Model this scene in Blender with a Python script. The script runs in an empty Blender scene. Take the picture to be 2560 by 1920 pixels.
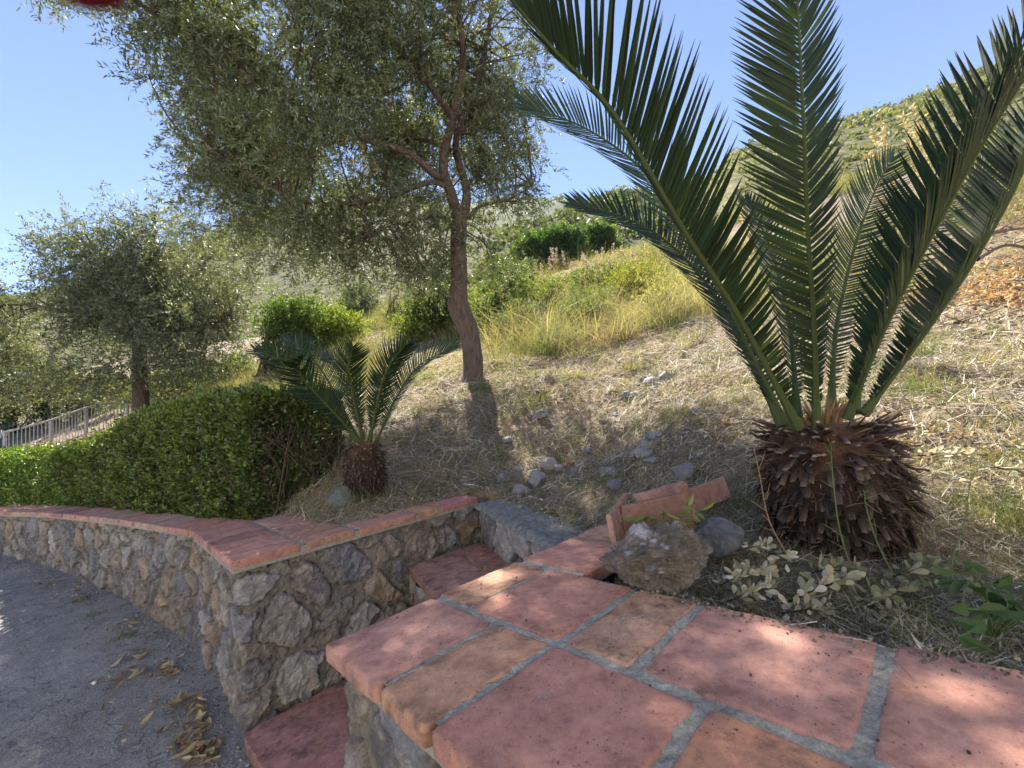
import bpy, math, random
import numpy as np
from mathutils import Matrix, Vector

# ------------------------------------------------------------------ camera, sky, sun, exposure
sc = bpy.context.scene
COL = sc.collection
FPX = 1039.0
PITCH, ROLL = math.radians(4.30), math.radians(-5.16)
EYE = np.array([0, 0, 1.5])
_cp, _sp, _cr, _sr = math.cos(PITCH), math.sin(PITCH), math.cos(ROLL), math.sin(ROLL)
FW = np.array([0, _cp, _sp]); _u0 = np.array([0, -_sp, _cp]); _r0 = np.array([1., 0, 0])
RT = _cr * _r0 + _sr * _u0
UP = _cr * _u0 - _sr * _r0
cam_data = bpy.data.cameras.new('camera')
cam = bpy.data.objects.new('camera', cam_data); COL.objects.link(cam)
M = Matrix.Identity(4)
for i in range(3):
    M[i][0], M[i][1], M[i][2], M[i][3] = RT[i], UP[i], -FW[i], EYE[i]
cam.matrix_world = M
cam_data.sensor_width = 36.0
cam_data.lens = 36.0 * FPX / 2560.0
cam_data.clip_start = 0.02
cam_data.clip_end = 3000
cam_data.dof.use_dof = True
cam_data.dof.focus_distance = 2.6
cam_data.dof.aperture_fstop = 7
sc.camera = cam

SUN_AZ, SUN_EL = math.radians(-13), math.radians(51)      # azimuth measured from +Y, negative = left of the view
w = bpy.data.worlds.new('World'); sc.world = w; w.use_nodes = True
nt = w.node_tree
sky = nt.nodes.new('ShaderNodeTexSky'); sky.sky_type = 'NISHITA'; sky.sun_disc = False
sky.sun_elevation = SUN_EL; sky.sun_rotation = SUN_AZ
sky.altitude = 100; sky.air_density = 0.36; sky.dust_density = 0.0; sky.ozone_density = 5.0
_wb = nt.nodes.new('ShaderNodeMix'); _wb.data_type = 'RGBA'; _wb.blend_type = 'MULTIPLY'; _wb.inputs[0].default_value = 1
_wb.inputs[7].default_value = (1.16, .95, .82, 1)            # the camera's white balance sits between sun and shade
nt.links.new(sky.outputs[0], _wb.inputs[6]); nt.links.new(_wb.outputs[2], nt.nodes['Background'].inputs[0])
nt.nodes['Background'].inputs[1].default_value = 0.15
sun_data = bpy.data.lights.new('sun', 'SUN'); sun_data.energy = 4.8; sun_data.angle = math.radians(0.53)
sun_data.color = (1, .93, .82)
sun = bpy.data.objects.new('sun', sun_data); COL.objects.link(sun)
sd = Vector((math.sin(SUN_AZ) * math.cos(SUN_EL), math.cos(SUN_AZ) * math.cos(SUN_EL), math.sin(SUN_EL)))
sun.rotation_euler = sd.to_track_quat('Z', 'Y').to_euler()
sun.location = (-8, 10, 14)
sc.view_settings.view_transform = 'Standard'; sc.view_settings.look = 'None'
sc.view_settings.exposure = 2.08; sc.view_settings.gamma = 1
sc.cycles.max_bounces = 6; sc.cycles.diffuse_bounces = 3; sc.cycles.glossy_bounces = 2
sc.cycles.transmission_bounces = 4; sc.cycles.transparent_max_bounces = 4
sc.cycles.use_denoising = True

# ------------------------------------------------------------------ small tools
KPX = 2560 / 2212.0
def ray(px, py): return FW + RT * (px - 1280) / FPX - UP * (py - 960) / FPX
def at(x, y, Y):
    """photo point (2212-wide view) at depth Y"""
    d = ray(x * KPX, y * KPX); return EYE + d * (Y / d[1])
def onz(x, y, z):
    d = ray(x * KPX, y * KPX); return EYE + d * ((z - EYE[2]) / d[2])

def hash3(ix, iy, iz, seed):
    h = (ix * 374761393 + iy * 668265263 + iz * 2147483647 + seed * 974634777) & 0xffffffff
    h = ((h ^ (h >> 13)) * 1274126177) & 0xffffffff
    h = ((h ^ (h >> 16)) * 2246822519) & 0xffffffff
    return ((h ^ (h >> 15)) & 0xffffff) / float(0xffffff)
def vnoise(p, seed=0):
    p = np.asarray(p, float); i = np.floor(p).astype(np.int64); f = p - i; f = f * f * (3 - 2 * f)
    r = 0
    for a in (0, 1):
        for b in (0, 1):
            for c in (0, 1):
                wt = (f[:, 0] if a else 1 - f[:, 0]) * (f[:, 1] if b else 1 - f[:, 1]) * (f[:, 2] if c else 1 - f[:, 2])
                r = r + wt * hash3(i[:, 0] + a, i[:, 1] + b, i[:, 2] + c, seed)
    return r
def fbm(p, octs=4, seed=0, gain=.5):
    p = np.asarray(p, float); r = 0; a = 1; t = 0
    for o in range(octs):
        r = r + a * vnoise(p * 2 ** o + 7.3 * o, seed + o); t += a; a *= gain
    return r / t
def unit(v): return v / np.maximum(np.linalg.norm(v, axis=-1, keepdims=True), 1e-9)
RG = np.random.default_rng(11)

class MB:
    """collects faces of any size with per-vertex tint and per-face material, links ONE mesh object"""
    def __init__(s): s.V = []; s.T = []; s.F = []; s.MI = []; s.n = 0
    def add(s, V, F, tint=(1, 1, 1), mi=0):
        V = np.asarray(V, float).reshape(-1, 3); F = np.asarray(F, np.int64)
        t = np.asarray(tint, float)
        if t.ndim == 1: t = np.broadcast_to(t, (len(V), 3))
        s.V.append(V); s.T.append(t); s.F.append(F + s.n); s.MI.append(np.full(len(F), mi)); s.n += len(V)
    def build(s, name, mats, parent=None, smooth=False):
        me = bpy.data.meshes.new(name)
        V = np.concatenate(s.V); T = np.concatenate(s.T)
        loops = np.concatenate([f.ravel() for f in s.F]); cnt = np.concatenate([np.full(len(f), f.shape[1]) for f in s.F])
        me.vertices.add(len(V)); me.vertices.foreach_set('co', V.astype(np.float32).ravel())
        me.loops.add(len(loops)); me.loops.foreach_set('vertex_index', loops.astype(np.int32))
        me.polygons.add(len(cnt))
        me.polygons.foreach_set('loop_start', np.concatenate([[0], np.cumsum(cnt)[:-1]]).astype(np.int32))
        me.polygons.foreach_set('material_index', np.concatenate(s.MI).astype(np.int32))
        me.polygons.foreach_set('use_smooth', np.full(len(cnt), bool(smooth)))
        ca = me.color_attributes.new('tint', 'FLOAT_COLOR', 'POINT')
        ca.data.foreach_set('color', np.concatenate([T, np.ones((len(T), 1))], 1).astype(np.float32).ravel())
        me.update(calc_edges=True); me.validate()
        for m in (mats if isinstance(mats, (list, tuple)) else [mats]): me.materials.append(m)
        o = bpy.data.objects.new(name, me); COL.objects.link(o)
        if parent is not None: o.parent = parent
        return o

def tag(o, label=None, cat=None, group=None, kind=None):
    if label: o['label'] = label
    if cat: o['category'] = cat
    if group: o['group'] = group
    if kind: o['kind'] = kind
    return o
def thing(name, label, cat, loc=(0, 0, 0), group=None):
    o = bpy.data.objects.new(name, None); COL.objects.link(o); o.location = loc
    o.empty_display_size = .1
    return tag(o, label, cat, group)
def settle(root, *kids):
    """children were built in world space: express them relative to the thing's base"""
    inv = Matrix.Translation(-Vector(root.location))
    for k in kids: k.data.transform(inv)
def copy_tree(o, parent=None):
    c = o.copy(); COL.objects.link(c)
    if parent is not None: c.parent = parent
    for ch in list(o.children): copy_tree(ch, c)
    return c

# ------------------------------------------------------------------ materials
def new_mat(name):
    m = bpy.data.materials.new(name); m.use_nodes = True
    n = m.node_tree.nodes; b = n['Principled BSDF']
    return m, m.node_tree, b
def attr(t, name='tint'):
    a = t.nodes.new('ShaderNodeAttribute'); a.attribute_name = name; return a.outputs['Color']
def noise(t, scale, detail=5, rough=.6, vec=None):
    n = t.nodes.new('ShaderNodeTexNoise'); n.inputs['Scale'].default_value = scale
    n.inputs['Detail'].default_value = detail; n.inputs['Roughness'].default_value = rough
    if vec: t.links.new(vec, n.inputs['Vector'])
    return n.outputs['Fac']
def ramp(t, src, stops):
    r = t.nodes.new('ShaderNodeValToRGB'); t.links.new(src, r.inputs[0])
    els = r.color_ramp.elements
    while len(els) < len(stops): els.new(.5)
    for e, (p, c) in zip(els, stops): e.position = p; e.color = (*c, 1) if len(c) == 3 else c
    return r.outputs[0]
def mix(t, a, b, fac, mode='MIX'):
    m = t.nodes.new('ShaderNodeMix'); m.data_type = 'RGBA'; m.blend_type = mode
    for sock, v in ((m.inputs['Factor'], fac), (m.inputs[6], a), (m.inputs[7], b)):
        if hasattr(v, 'links') or hasattr(v, 'is_linked'): t.links.new(v, sock)
        elif isinstance(v, (int, float)): sock.default_value = v
        else: sock.default_value = (*v, 1)
    return m.outputs[2]
def bump(t, b, src, strength=.4, dist=.01, prev=None):
    n = t.nodes.new('ShaderNodeBump'); n.inputs['Strength'].default_value = strength; n.inputs['Distance'].default_value = dist
    t.links.new(src, n.inputs['Height'])
    if prev: t.links.new(prev, n.inputs['Normal'])
    t.links.new(n.outputs[0], b.inputs['Normal']); return n.outputs[0]
def coords(t, kind='Object'):
    return t.nodes.new('ShaderNodeTexCoord').outputs[kind]
def geo_pos(t): return t.nodes.new('ShaderNodeNewGeometry').outputs['Position']

def leaf_mat(name, rough=.45, transl=.35, spec=.4, tcol=(1.25, 1.3, .55)):
    m, t, b = new_mat(name)
    c = attr(t); t.links.new(c, b.inputs['Base Color']); b.inputs['Roughness'].default_value = rough
    b.inputs['Specular IOR Level'].default_value = spec
    tr = t.nodes.new('ShaderNodeBsdfTranslucent')
    t.links.new(mix(t, c, tcol, 1.0, 'MULTIPLY'), tr.inputs[0])
    ms = t.nodes.new('ShaderNodeMixShader'); ms.inputs[0].default_value = transl
    t.links.new(b.outputs[0], ms.inputs[1]); t.links.new(tr.outputs[0], ms.inputs[2])
    t.links.new(ms.outputs[0], t.nodes['Material Output'].inputs[0])
    return m
M_OLIVE = leaf_mat('olive_leaf', .55, .32, .3, (1.5, 1.45, .6))
M_LEAF = leaf_mat('shrub_leaf', .6, .38, .2, (1.5, 1.6, .45))
M_HEDGE = leaf_mat('box_leaf', .32, .34, .5, (1.5, 1.7, .35))
M_GRASS = leaf_mat('grass_blade', .6, .4, .25, (1.3, 1.25, .6))
M_DRY = leaf_mat('dry_leaf', .7, .25, .2, (1.2, 1.05, .7))
M_CYCAD = leaf_mat('cycad_leaflet', .5, .10, .18, (1.6, 2.0, .35))

def bark(name, c0, c1, scale=30):
    m, t, b = new_mat(name)
    p = t.nodes.new('ShaderNodeMapping'); t.links.new(coords(t), p.inputs[0]); p.inputs['Scale'].default_value = (1, 1, .22)
    f = noise(t, scale, 7, .7, p.outputs[0])
    t.links.new(mix(t, ramp(t, f, [(.3, c0), (.72, c1)]), attr(t), 1.0, 'MULTIPLY'), b.inputs['Base Color']); b.inputs['Roughness'].default_value = .9
    bump(t, b, f, .9, .02); return m
M_BARK = bark('olive_bark', (.035, .023, .017), (.17, .115, .085), 34)
M_TWIG = bark('twig_bark', (.05, .035, .025), (.15, .11, .085), 60)

def tinted(name, rough=.8, spots=None, bs=.5, bscale=120, bdist=.004, spec=.3, var=.35, vscale=14):
    m, t, b = new_mat(name)
    n1 = noise(t, vscale, 6, .65, geo_pos(t)); n2 = noise(t, bscale, 5, .7, geo_pos(t))
    v = ramp(t, n1, [(.25, (1 - var,) * 3), (.75, (1 + var,) * 3)])
    c = mix(t, attr(t), v, 1.0, 'MULTIPLY')
    v2 = ramp(t, n2, [(.3, (.72,) * 3), (.7, (1.25,) * 3)])
    c = mix(t, c, v2, 1.0, 'MULTIPLY')
    t.links.new(c, b.inputs['Base Color']); b.inputs['Roughness'].default_value = rough; b.inputs['Specular IOR Level'].default_value = spec
    bump(t, b, n2, bs, bdist); return m
M_STONE = tinted('rubble_stone', .85, bs=.9, bscale=130, bdist=.006, vscale=22, var=.45)
M_ROCK = tinted('loose_rock', .85, bs=.7, bscale=60, bdist=.006, vscale=18, var=.3)
M_MORTAR = tinted('mortar', .95, bs=.9, bscale=240, bdist=.003, vscale=60, var=.35)
M_PAINT = tinted('grey_paint', .45, bs=.1, bscale=90, var=.12)

def terracotta():
    m, t, b = new_mat('terracotta')
    g = geo_pos(t)
    c = attr(t)
    big = noise(t, 9, 4, .6, g); mid = noise(t, 38, 6, .7, g); fine = noise(t, 420, 4, .7, g)
    c = mix(t, c, ramp(t, big, [(.3, (.80, .76, .78)), (.7, (1.15, 1.18, 1.12))]), 1.0, 'MULTIPLY')
    c = mix(t, c, ramp(t, mid, [(.26, (.62, .58, .58)), (.5, (1.0, 1.0, 1.0)), (.72, (1.14, 1.15, 1.14))]), 1.0, 'MULTIPLY')
    c = mix(t, c, ramp(t, fine, [(.25, (.74, .70, .70)), (.5, (1, 1, 1)), (.8, (1.14, 1.16, 1.18))]), 1.0, 'MULTIPLY')
    # soot-like weathering patches, amount stored per tile
    st = noise(t, 15, 7, .75, g); a2 = attr(t, 'dirt')
    sm = t.nodes.new('ShaderNodeMath'); sm.operation = 'MULTIPLY'
    t.links.new(ramp(t, st, [(.47, (0, 0, 0)), (.68, (1, 1, 1))]), sm.inputs[0]); t.links.new(a2, sm.inputs[1])
    c = mix(t, c, (.045, .035, .03), sm.outputs[0])
    # pale lime bloom and lichen freckles
    c = mix(t, c, (.60, .53, .47), ramp(t, noise(t, 27, 8, .8, g), [(.60, (0, 0, 0)), (.74, (.55,) * 3)]))
    v2 = t.nodes.new('ShaderNodeTexVoronoi'); v2.inputs['Scale'].default_value = 190; t.links.new(g, v2.inputs['Vector'])
    c = mix(t, c, (.62, .56, .5), ramp(t, v2.outputs['Distance'], [(.10, (.55,) * 3), (.16, (0, 0, 0))]))
    # pits
    vo = t.nodes.new('ShaderNodeTexVoronoi'); vo.inputs['Scale'].default_value = 75; t.links.new(g, vo.inputs['Vector'])
    pit = ramp(t, vo.outputs['Distance'], [(.09, (1, 1, 1)), (.15, (0, 0, 0))])
    pm = t.nodes.new('ShaderNodeMath'); pm.operation = 'MULTIPLY'
    t.links.new(pit, pm.inputs[0]); t.links.new(ramp(t, noise(t, 20, 2, .5, g), [(.42, (0, 0, 0)), (.5, (.85, .85, .85))]), pm.inputs[1])
    c = mix(t, c, (.07, .045, .04), pm.outputs[0])
    t.links.new(c, b.inputs['Base Color'])
    t.links.new(ramp(t, mid, [(.3, (.85,) * 3), (.7, (.62,) * 3)]), b.inputs['Roughness']); b.inputs['Specular IOR Level'].default_value = .35
    n = bump(t, b, mid, .25, .006); bump(t, b, fine, .35, .0015, n)
    return m
M_TERRA = terracotta()

# ------------------------------------------------------------------ plan of the place
TT = np.array([.70, .714]); TN = np.array([-.714, .70]); LC = np.array([-1.2216, 1.7617])       # far wall: along the steps / along its front
A46 = math.radians(46.1)
UD = np.array([math.sin(A46), math.cos(A46)]); VD = np.array([math.cos(A46), -math.sin(A46)]); NO = np.array([-.503, 1.027])
def FL(t, n): return LC + TT * t + TN * n
def NR(u, v): return NO + UD * u + VD * v
def near_top(v): return 1.0 + .036 * v
WALL_LEFT = [np.array(p) for p in ((-10.5, 6.0), (-8.5, 5.45), (-6.8, 4.82), (-5.26, 4.24), (-4.35, 3.85), (-3.08, 3.17), (-1.98, 2.50))]
def road_z(x, y): return .29 + .068 * (-1.2 - x)

# ------------------------------------------------------------------ terrain
CP = [(-.75, 2.45, .98), (-.4, 2.9, .99), (.0, 2.75, .98), (.25, 2.0, .93), (.45, 1.3, .95), (.6, 1.12, .955), (.9, .95, .96), (1.4, .5, .98), (2, .2, .98),
      (.95, 1.33, .96), (-1.6, 2.75, .98), (-2.4, 3.2, .98), (-3, 3.6, .98), (-5, 4.7, 1.0), (-8, 6.2, 1.15), (1.4, .1, .96), (3, -.5, 1.0)]
for (x, y, Y) in [(790, 1064, 2.62), (740, 1085, 2.55), (840, 1050, 2.7), (1150, 1060, 2.9), (1300, 980, 3.3), (1100, 900, 4), (1020, 815, 5), (1250, 790, 5.2), (1450, 715, 5.6), (1500, 900, 3.0), (1560, 1000, 2.2), (2050, 900, 2.2),
                  (2150, 800, 2.6), (1950, 760, 3.2), (2150, 680, 3.8), (2200, 520, 5.5), (2120, 1050, 1.7), (2200, 1250, 1.25), (850, 870, 4.6), (900, 760, 8), (760, 900, 4.2),
                  (700, 950, 3.6), (800, 745, 9), (650, 810, 8), (400, 880, 11), (250, 930, 11), (100, 985, 9.8), (-80, 1030, 9), (1200, 650, 11), (1400, 650, 9), (1100, 710, 9), (750, 700, 14), (1700, 450, 12),
                  (2000, 350, 14), (2212, 300, 12), (400, 770, 25), (0, 840, 25), (900, 680, 25), (1250, 590, 25)]:
    CP.append(tuple(at(x, y, Y)))
CP = np.array(CP)
def _tps(r): return np.where(r > 1e-9, r * r * np.log(np.maximum(r, 1e-9)), 0)
_n = len(CP)
_K = _tps(np.linalg.norm(CP[:, None, :2] - CP[None, :, :2], axis=2)) + np.eye(_n) * .02
_P = np.concatenate([np.ones((_n, 1)), CP[:, :2]], 1)
_S = np.linalg.solve(np.block([[_K, _P], [_P.T, np.zeros((3, 3))]]), np.concatenate([CP[:, 2], np.zeros(3)]))
def gz(x, y):
    x = np.atleast_1d(np.asarray(x, float)); y = np.atleast_1d(np.asarray(y, float)); q = np.stack([x, y], 1)
    out = np.empty(len(q))
    for i in range(0, len(q), 20000):
        s = q[i:i + 20000]
        out[i:i + 20000] = _tps(np.linalg.norm(s[:, None] - CP[None, :, :2], axis=2)) @ _S[:_n] + _S[_n] + s @ _S[_n + 1:]
    return out
def gz1(x, y): return float(gz(x, y)[0])

# the built area (road, steps, copings): terrain is kept out of this polygon
_inner = lambda p: p + np.array([.06, .16])
BUILT = [np.array((-14., 6.9))] + [_inner(p) for p in WALL_LEFT] + [FL(.12, .86), FL(.45, .86), FL(.47, .15), FL(1.40, .15), np.array((-.10, 2.70)), np.array((.27, 1.80)),
         NR(1.14, .24), NR(.70, .24), NR(.60, .46), NR(.56, .9), NR(.56, 1.3), NR(.56, 3.0), NR(-9, 3.0), np.array((-14., -8))]
BUILT = np.array(BUILT)
def inside(poly, x, y):
    r = np.zeros(len(x), bool); n = len(poly)
    for i in range(n):
        a, b = poly[i], poly[(i + 1) % n]
        c = ((a[1] > y) != (b[1] > y)) & (x < (b[0] - a[0]) * (y - a[1]) / (b[1] - a[1] + 1e-12) + a[0])
        r ^= c
    return r
def relief(x, y):
    p = np.stack([x, y, np.zeros_like(x)], 1)
    return (fbm(p * 3.1, 4, 5) - .5) * .10 + (fbm(p * 12, 3, 9) - .5) * .055
def terrain():
    def axis(lo, hi, n0, n1, step):
        core = np.arange(n0, n1, step); a = []
        x = n0
        s = step
        while x > lo: s *= 1.09; x -= s; a.append(x)
        b = []; x = core[-1]; s = step
        while x < hi: s *= 1.09; x += s; b.append(x)
        return np.concatenate([a[::-1], core, b])
    X = axis(-42, 42, -3.5, 4.0, .035); Y = axis(-4, 45, .3, 6.0, .035)
    gx, gy = np.meshgrid(X, Y); x, y = gx.ravel(), gy.ravel()
    z = gz(x, y) + relief(x, y) * np.clip((np.hypot(x, y)) / 2, .3, 1.6)
    ins = inside(BUILT, x, y)
    z[ins] = -.4
    ny, nx = gx.shape
    idx = np.arange(nx * ny).reshape(ny, nx)
    F = np.stack([idx[:-1, :-1], idx[:-1, 1:], idx[1:, 1:], idx[1:, :-1]], -1).reshape(-1, 4)
    keep = ~(ins[F].all(1)); F = F[keep]
    m, t, b = new_mat('dry_soil')
    g = geo_pos(t)
    n1 = noise(t, .9, 5, .6, g); n2 = noise(t, 26, 7, .75, g); n3 = noise(t, 3.5, 5, .65, g)
    c = ramp(t, n2, [(.28, (.10, .075, .052)), (.5, (.25, .195, .14)), (.75, (.42, .35, .26))])
    c = mix(t, c, ramp(t, n2, [(.3, (.06, .07, .025)), (.7, (.20, .20, .085))]), ramp(t, n3, [(.5, (0, 0, 0)), (.66, (.8,) * 3)]))
    c = mix(t, c, (.30, .16, .10), ramp(t, n1, [(.52, (0, 0, 0)), (.7, (.45,) * 3)]))
    t.links.new(c, b.inputs['Base Color']); b.inputs['Roughness'].default_value = .95; b.inputs['Specular IOR Level'].default_value = .1
    bump(t, b, n2, .9, .03)
    mb = MB(); used = np.unique(F); rm = -np.ones(len(x), np.int64); rm[used] = np.arange(len(used))
    mb.add(np.stack([x, y, z], 1)[used], rm[F])
    o = mb.build('hillside_ground', m, smooth=True)
    tag(o, 'steep slope of dry straw covered earth', 'ground', kind='structure')
terrain()

# road
def road():
    X = np.concatenate([np.arange(-16, -4, .25), np.arange(-4, 1.2, .04)]); Y = np.concatenate([np.arange(-6, .4, .3), np.arange(.4, 4.2, .04), np.arange(4.2, 7, .2)])
    gx, gy = np.meshgrid(X, Y); x, y = gx.ravel(), gy.ravel()
    p = np.stack([x, y, 0 * x], 1)
    z = road_z(x, y) + (fbm(p * 2, 3, 3) - .5) * .02 + (fbm(p * 11, 2, 4) - .5) * .006
    ny, nx = gx.shape; idx = np.arange(nx * ny).reshape(ny, nx)
    F = np.stack([idx[:-1, :-1], idx[:-1, 1:], idx[1:, 1:], idx[1:, :-1]], -1).reshape(-1, 4)
    ins = inside(np.array([np.array((-14.2, 7.0))] + [p_ + np.array([.1, .2]) for p_ in WALL_LEFT] + [LC + .1, NO + .25, np.array((1.2, .4)), np.array((1.2, -6.5)), np.array((-17, -6.5))]), x, y)
    F = F[ins[F].any(1)]
    m, t, b = new_mat('asphalt')
    g = geo_pos(t)
    n1 = noise(t, 1.6, 6, .65, g); n2 = noise(t, 130, 4, .7, g); n3 = noise(t, 12, 6, .7, g)
    c = ramp(t, n1, [(.3, (.23, .22, .205)), (.7, (.36, .345, .32))])
    c = mix(t, c, ramp(t, n2, [(.3, (.5,) * 3), (.52, (.98,) * 3), (.74, (1.8,) * 3)]), 1.0, 'MULTIPLY')
    c = mix(t, c, ramp(t, n3, [(.3, (.72, .70, .68)), (.7, (1.2, 1.2, 1.2))]), 1.0, 'MULTIPLY')
    vo = t.nodes.new('ShaderNodeTexVoronoi'); vo.feature = 'DISTANCE_TO_EDGE'; vo.inputs['Scale'].default_value = 1.1
    d = t.nodes.new('ShaderNodeVectorMath'); d.operation = 'ADD'
    nn = t.nodes.new('ShaderNodeTexNoise'); nn.inputs['Scale'].default_value = 5; nn.inputs['Detail'].default_value = 6; t.links.new(g, nn.inputs['Vector'])
    t.links.new(g, d.inputs[0]); t.links.new(nn.outputs['Color'], d.inputs[1]); t.links.new(d.outputs[0], vo.inputs['Vector'])
    c = mix(t, c, (.035, .034, .033), ramp(t, vo.outputs['Distance'], [(.0, (.7,) * 3), (.012, (0, 0, 0))]))
    t.links.new(c, b.inputs['Base Color']); b.inputs['Roughness'].default_value = .8; b.inputs['Specular IOR Level'].default_value = .35
    n = bump(t, b, n3, .5, .02); bump(t, b, n2, .8, .006, n)
    mb = MB(); used = np.unique(F); rm = -np.ones(len(x), np.int64); rm[used] = np.arange(len(used))
    mb.add(np.stack([x, y, z], 1)[used], rm[F])
    tag(mb.build('road', m, smooth=True), 'grey weathered asphalt road', 'road', kind='structure')
road()

# ------------------------------------------------------------------ added unseen pale building behind the viewpoint, bounces sunlight into the foreground shade
def house():
    y0, x0, x1, zb, zt = -6.4, -10., 9., .2, 6.6
    h = thing('house', 'pale plastered two storey house across the road behind the viewpoint', 'house', (0, y0, zb))
    wm, t, b = new_mat('pale_plaster')
    c = ramp(t, noise(t, 3, 6, .65, geo_pos(t)), [(.3, (.72, .69, .63)), (.7, (.82, .79, .73))]); t.links.new(c, b.inputs['Base Color']); b.inputs['Roughness'].default_value = .9
    def box(mb, a, b_, tint=(1, 1, 1)):
        (ax, ay, az), (bx, by, bz) = a, b_
        V = [(ax, ay, az), (bx, ay, az), (bx, by, az), (ax, by, az), (ax, ay, bz), (bx, ay, bz), (bx, by, bz), (ax, by, bz)]
        mb.add(V, [[0, 3, 2, 1], [4, 5, 6, 7], [0, 1, 5, 4], [1, 2, 6, 5], [2, 3, 7, 6], [3, 0, 4, 7]], tint)
    m = MB(); box(m, (x0, y0 - 7, zb), (x1, y0, zt)); w_ = m.build('wall', wm, h)
    m = MB(); r0 = zt + .003
    V = [(x0 - .4, y0 - 7.4, r0), (x1 + .4, y0 - 7.4, r0), (x1 + .4, y0 + .45, r0), (x0 - .4, y0 + .45, r0), (x0 - .4, y0 - 3.5, r0 + 1.5), (x1 + .4, y0 - 3.5, r0 + 1.5)]
    m.add(V, [[3, 2, 5, 4], [1, 0, 4, 5], [0, 1, 2, 3]], (.42, .2, .13)); m.add(V, [[0, 3, 4], [2, 1, 5]], (.42, .2, .13)); rf = m.build('roof', M_MORTAR, h)
    kids = [w_, rf]
    for x in (-8, -4.6, -1.2, 2.2, 5.6):
        for z in (1.1, 4.1):
            m = MB(); box(m, (x, y0 + .004, z), (x + 1.0, y0 + .05, z + 1.35), (.10, .16, .13)); kids.append(m.build('window', M_PAINT, h))
    settle(h, *kids)
house()

# ------------------------------------------------------------------ rubble masonry strips
STONES = np.array([(.17, .165, .185), (.125, .125, .15), (.20, .185, .17), (.20, .165, .14), (.26, .25, .24), (.15, .135, .135), (.145, .145, .155)])
def path_resample(P, step, fillet=.0):
    P = np.array(P, float); seg = np.linalg.norm(np.diff(P, axis=0), axis=1); L = np.concatenate([[0], np.cumsum(seg)])
    s = np.arange(0, L[-1], step); s = np.append(s, L[-1])
    Q = np.stack([np.interp(s, L, P[:, i]) for i in range(2)], 1)
    k = max(1, int(fillet / step))
    if fillet > 0:
        pad = np.concatenate([np.repeat(Q[:1], k, 0), Q, np.repeat(Q[-1:], k, 0)])
        ker = np.ones(2 * k + 1) / (2 * k + 1)
        Q2 = np.stack([np.convolve(pad[:, i], ker, 'valid') for i in range(2)], 1)
        Q2[0] = Q[0]; Q2[-1] = Q[-1]; Q = Q2
    T = unit(np.gradient(Q, axis=0)); N = np.stack([T[:, 1], -T[:, 0]], 1)     # right-hand side of travel
    return s, Q, N
def cells(s, z, cw, ch, seed):
    """irregular stones: distance to the two nearest jittered seeds, and the nearest one's id"""
    u = s / cw; v = z / ch
    iu = np.floor(u).astype(np.int64); iv = np.floor(v).astype(np.int64)
    d1 = np.full(len(s), 9.); d2 = d1.copy(); idn = np.zeros(len(s), np.int64)
    for a in range(-2, 3):
        for b in range(-2, 3):
            cu, cv = iu + a, iv + b; z0 = np.zeros_like(cu)
            h = hash3(cu, cv, z0, seed); h2 = hash3(cu, cv, z0, seed + 1); rad = .75 + .5 * hash3(cu, cv, z0, seed + 2)
            px = cu + .5 + (h - .5) * .95 + .5 * (cv & 1) * .6; py = cv + .5 + (h2 - .5) * .8
            d = np.hypot((u - px), (v - py) * ch / cw * 1.15) / rad
            idc = (cu * 7919 + cv * 104729) & 0xffffff
            nearer = d < d1
            d2 = np.where(nearer, d1, np.minimum(d2, d)); idn = np.where(nearer, idc, idn); d1 = np.where(nearer, d, d1)
    return d1, d2, idn
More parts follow.
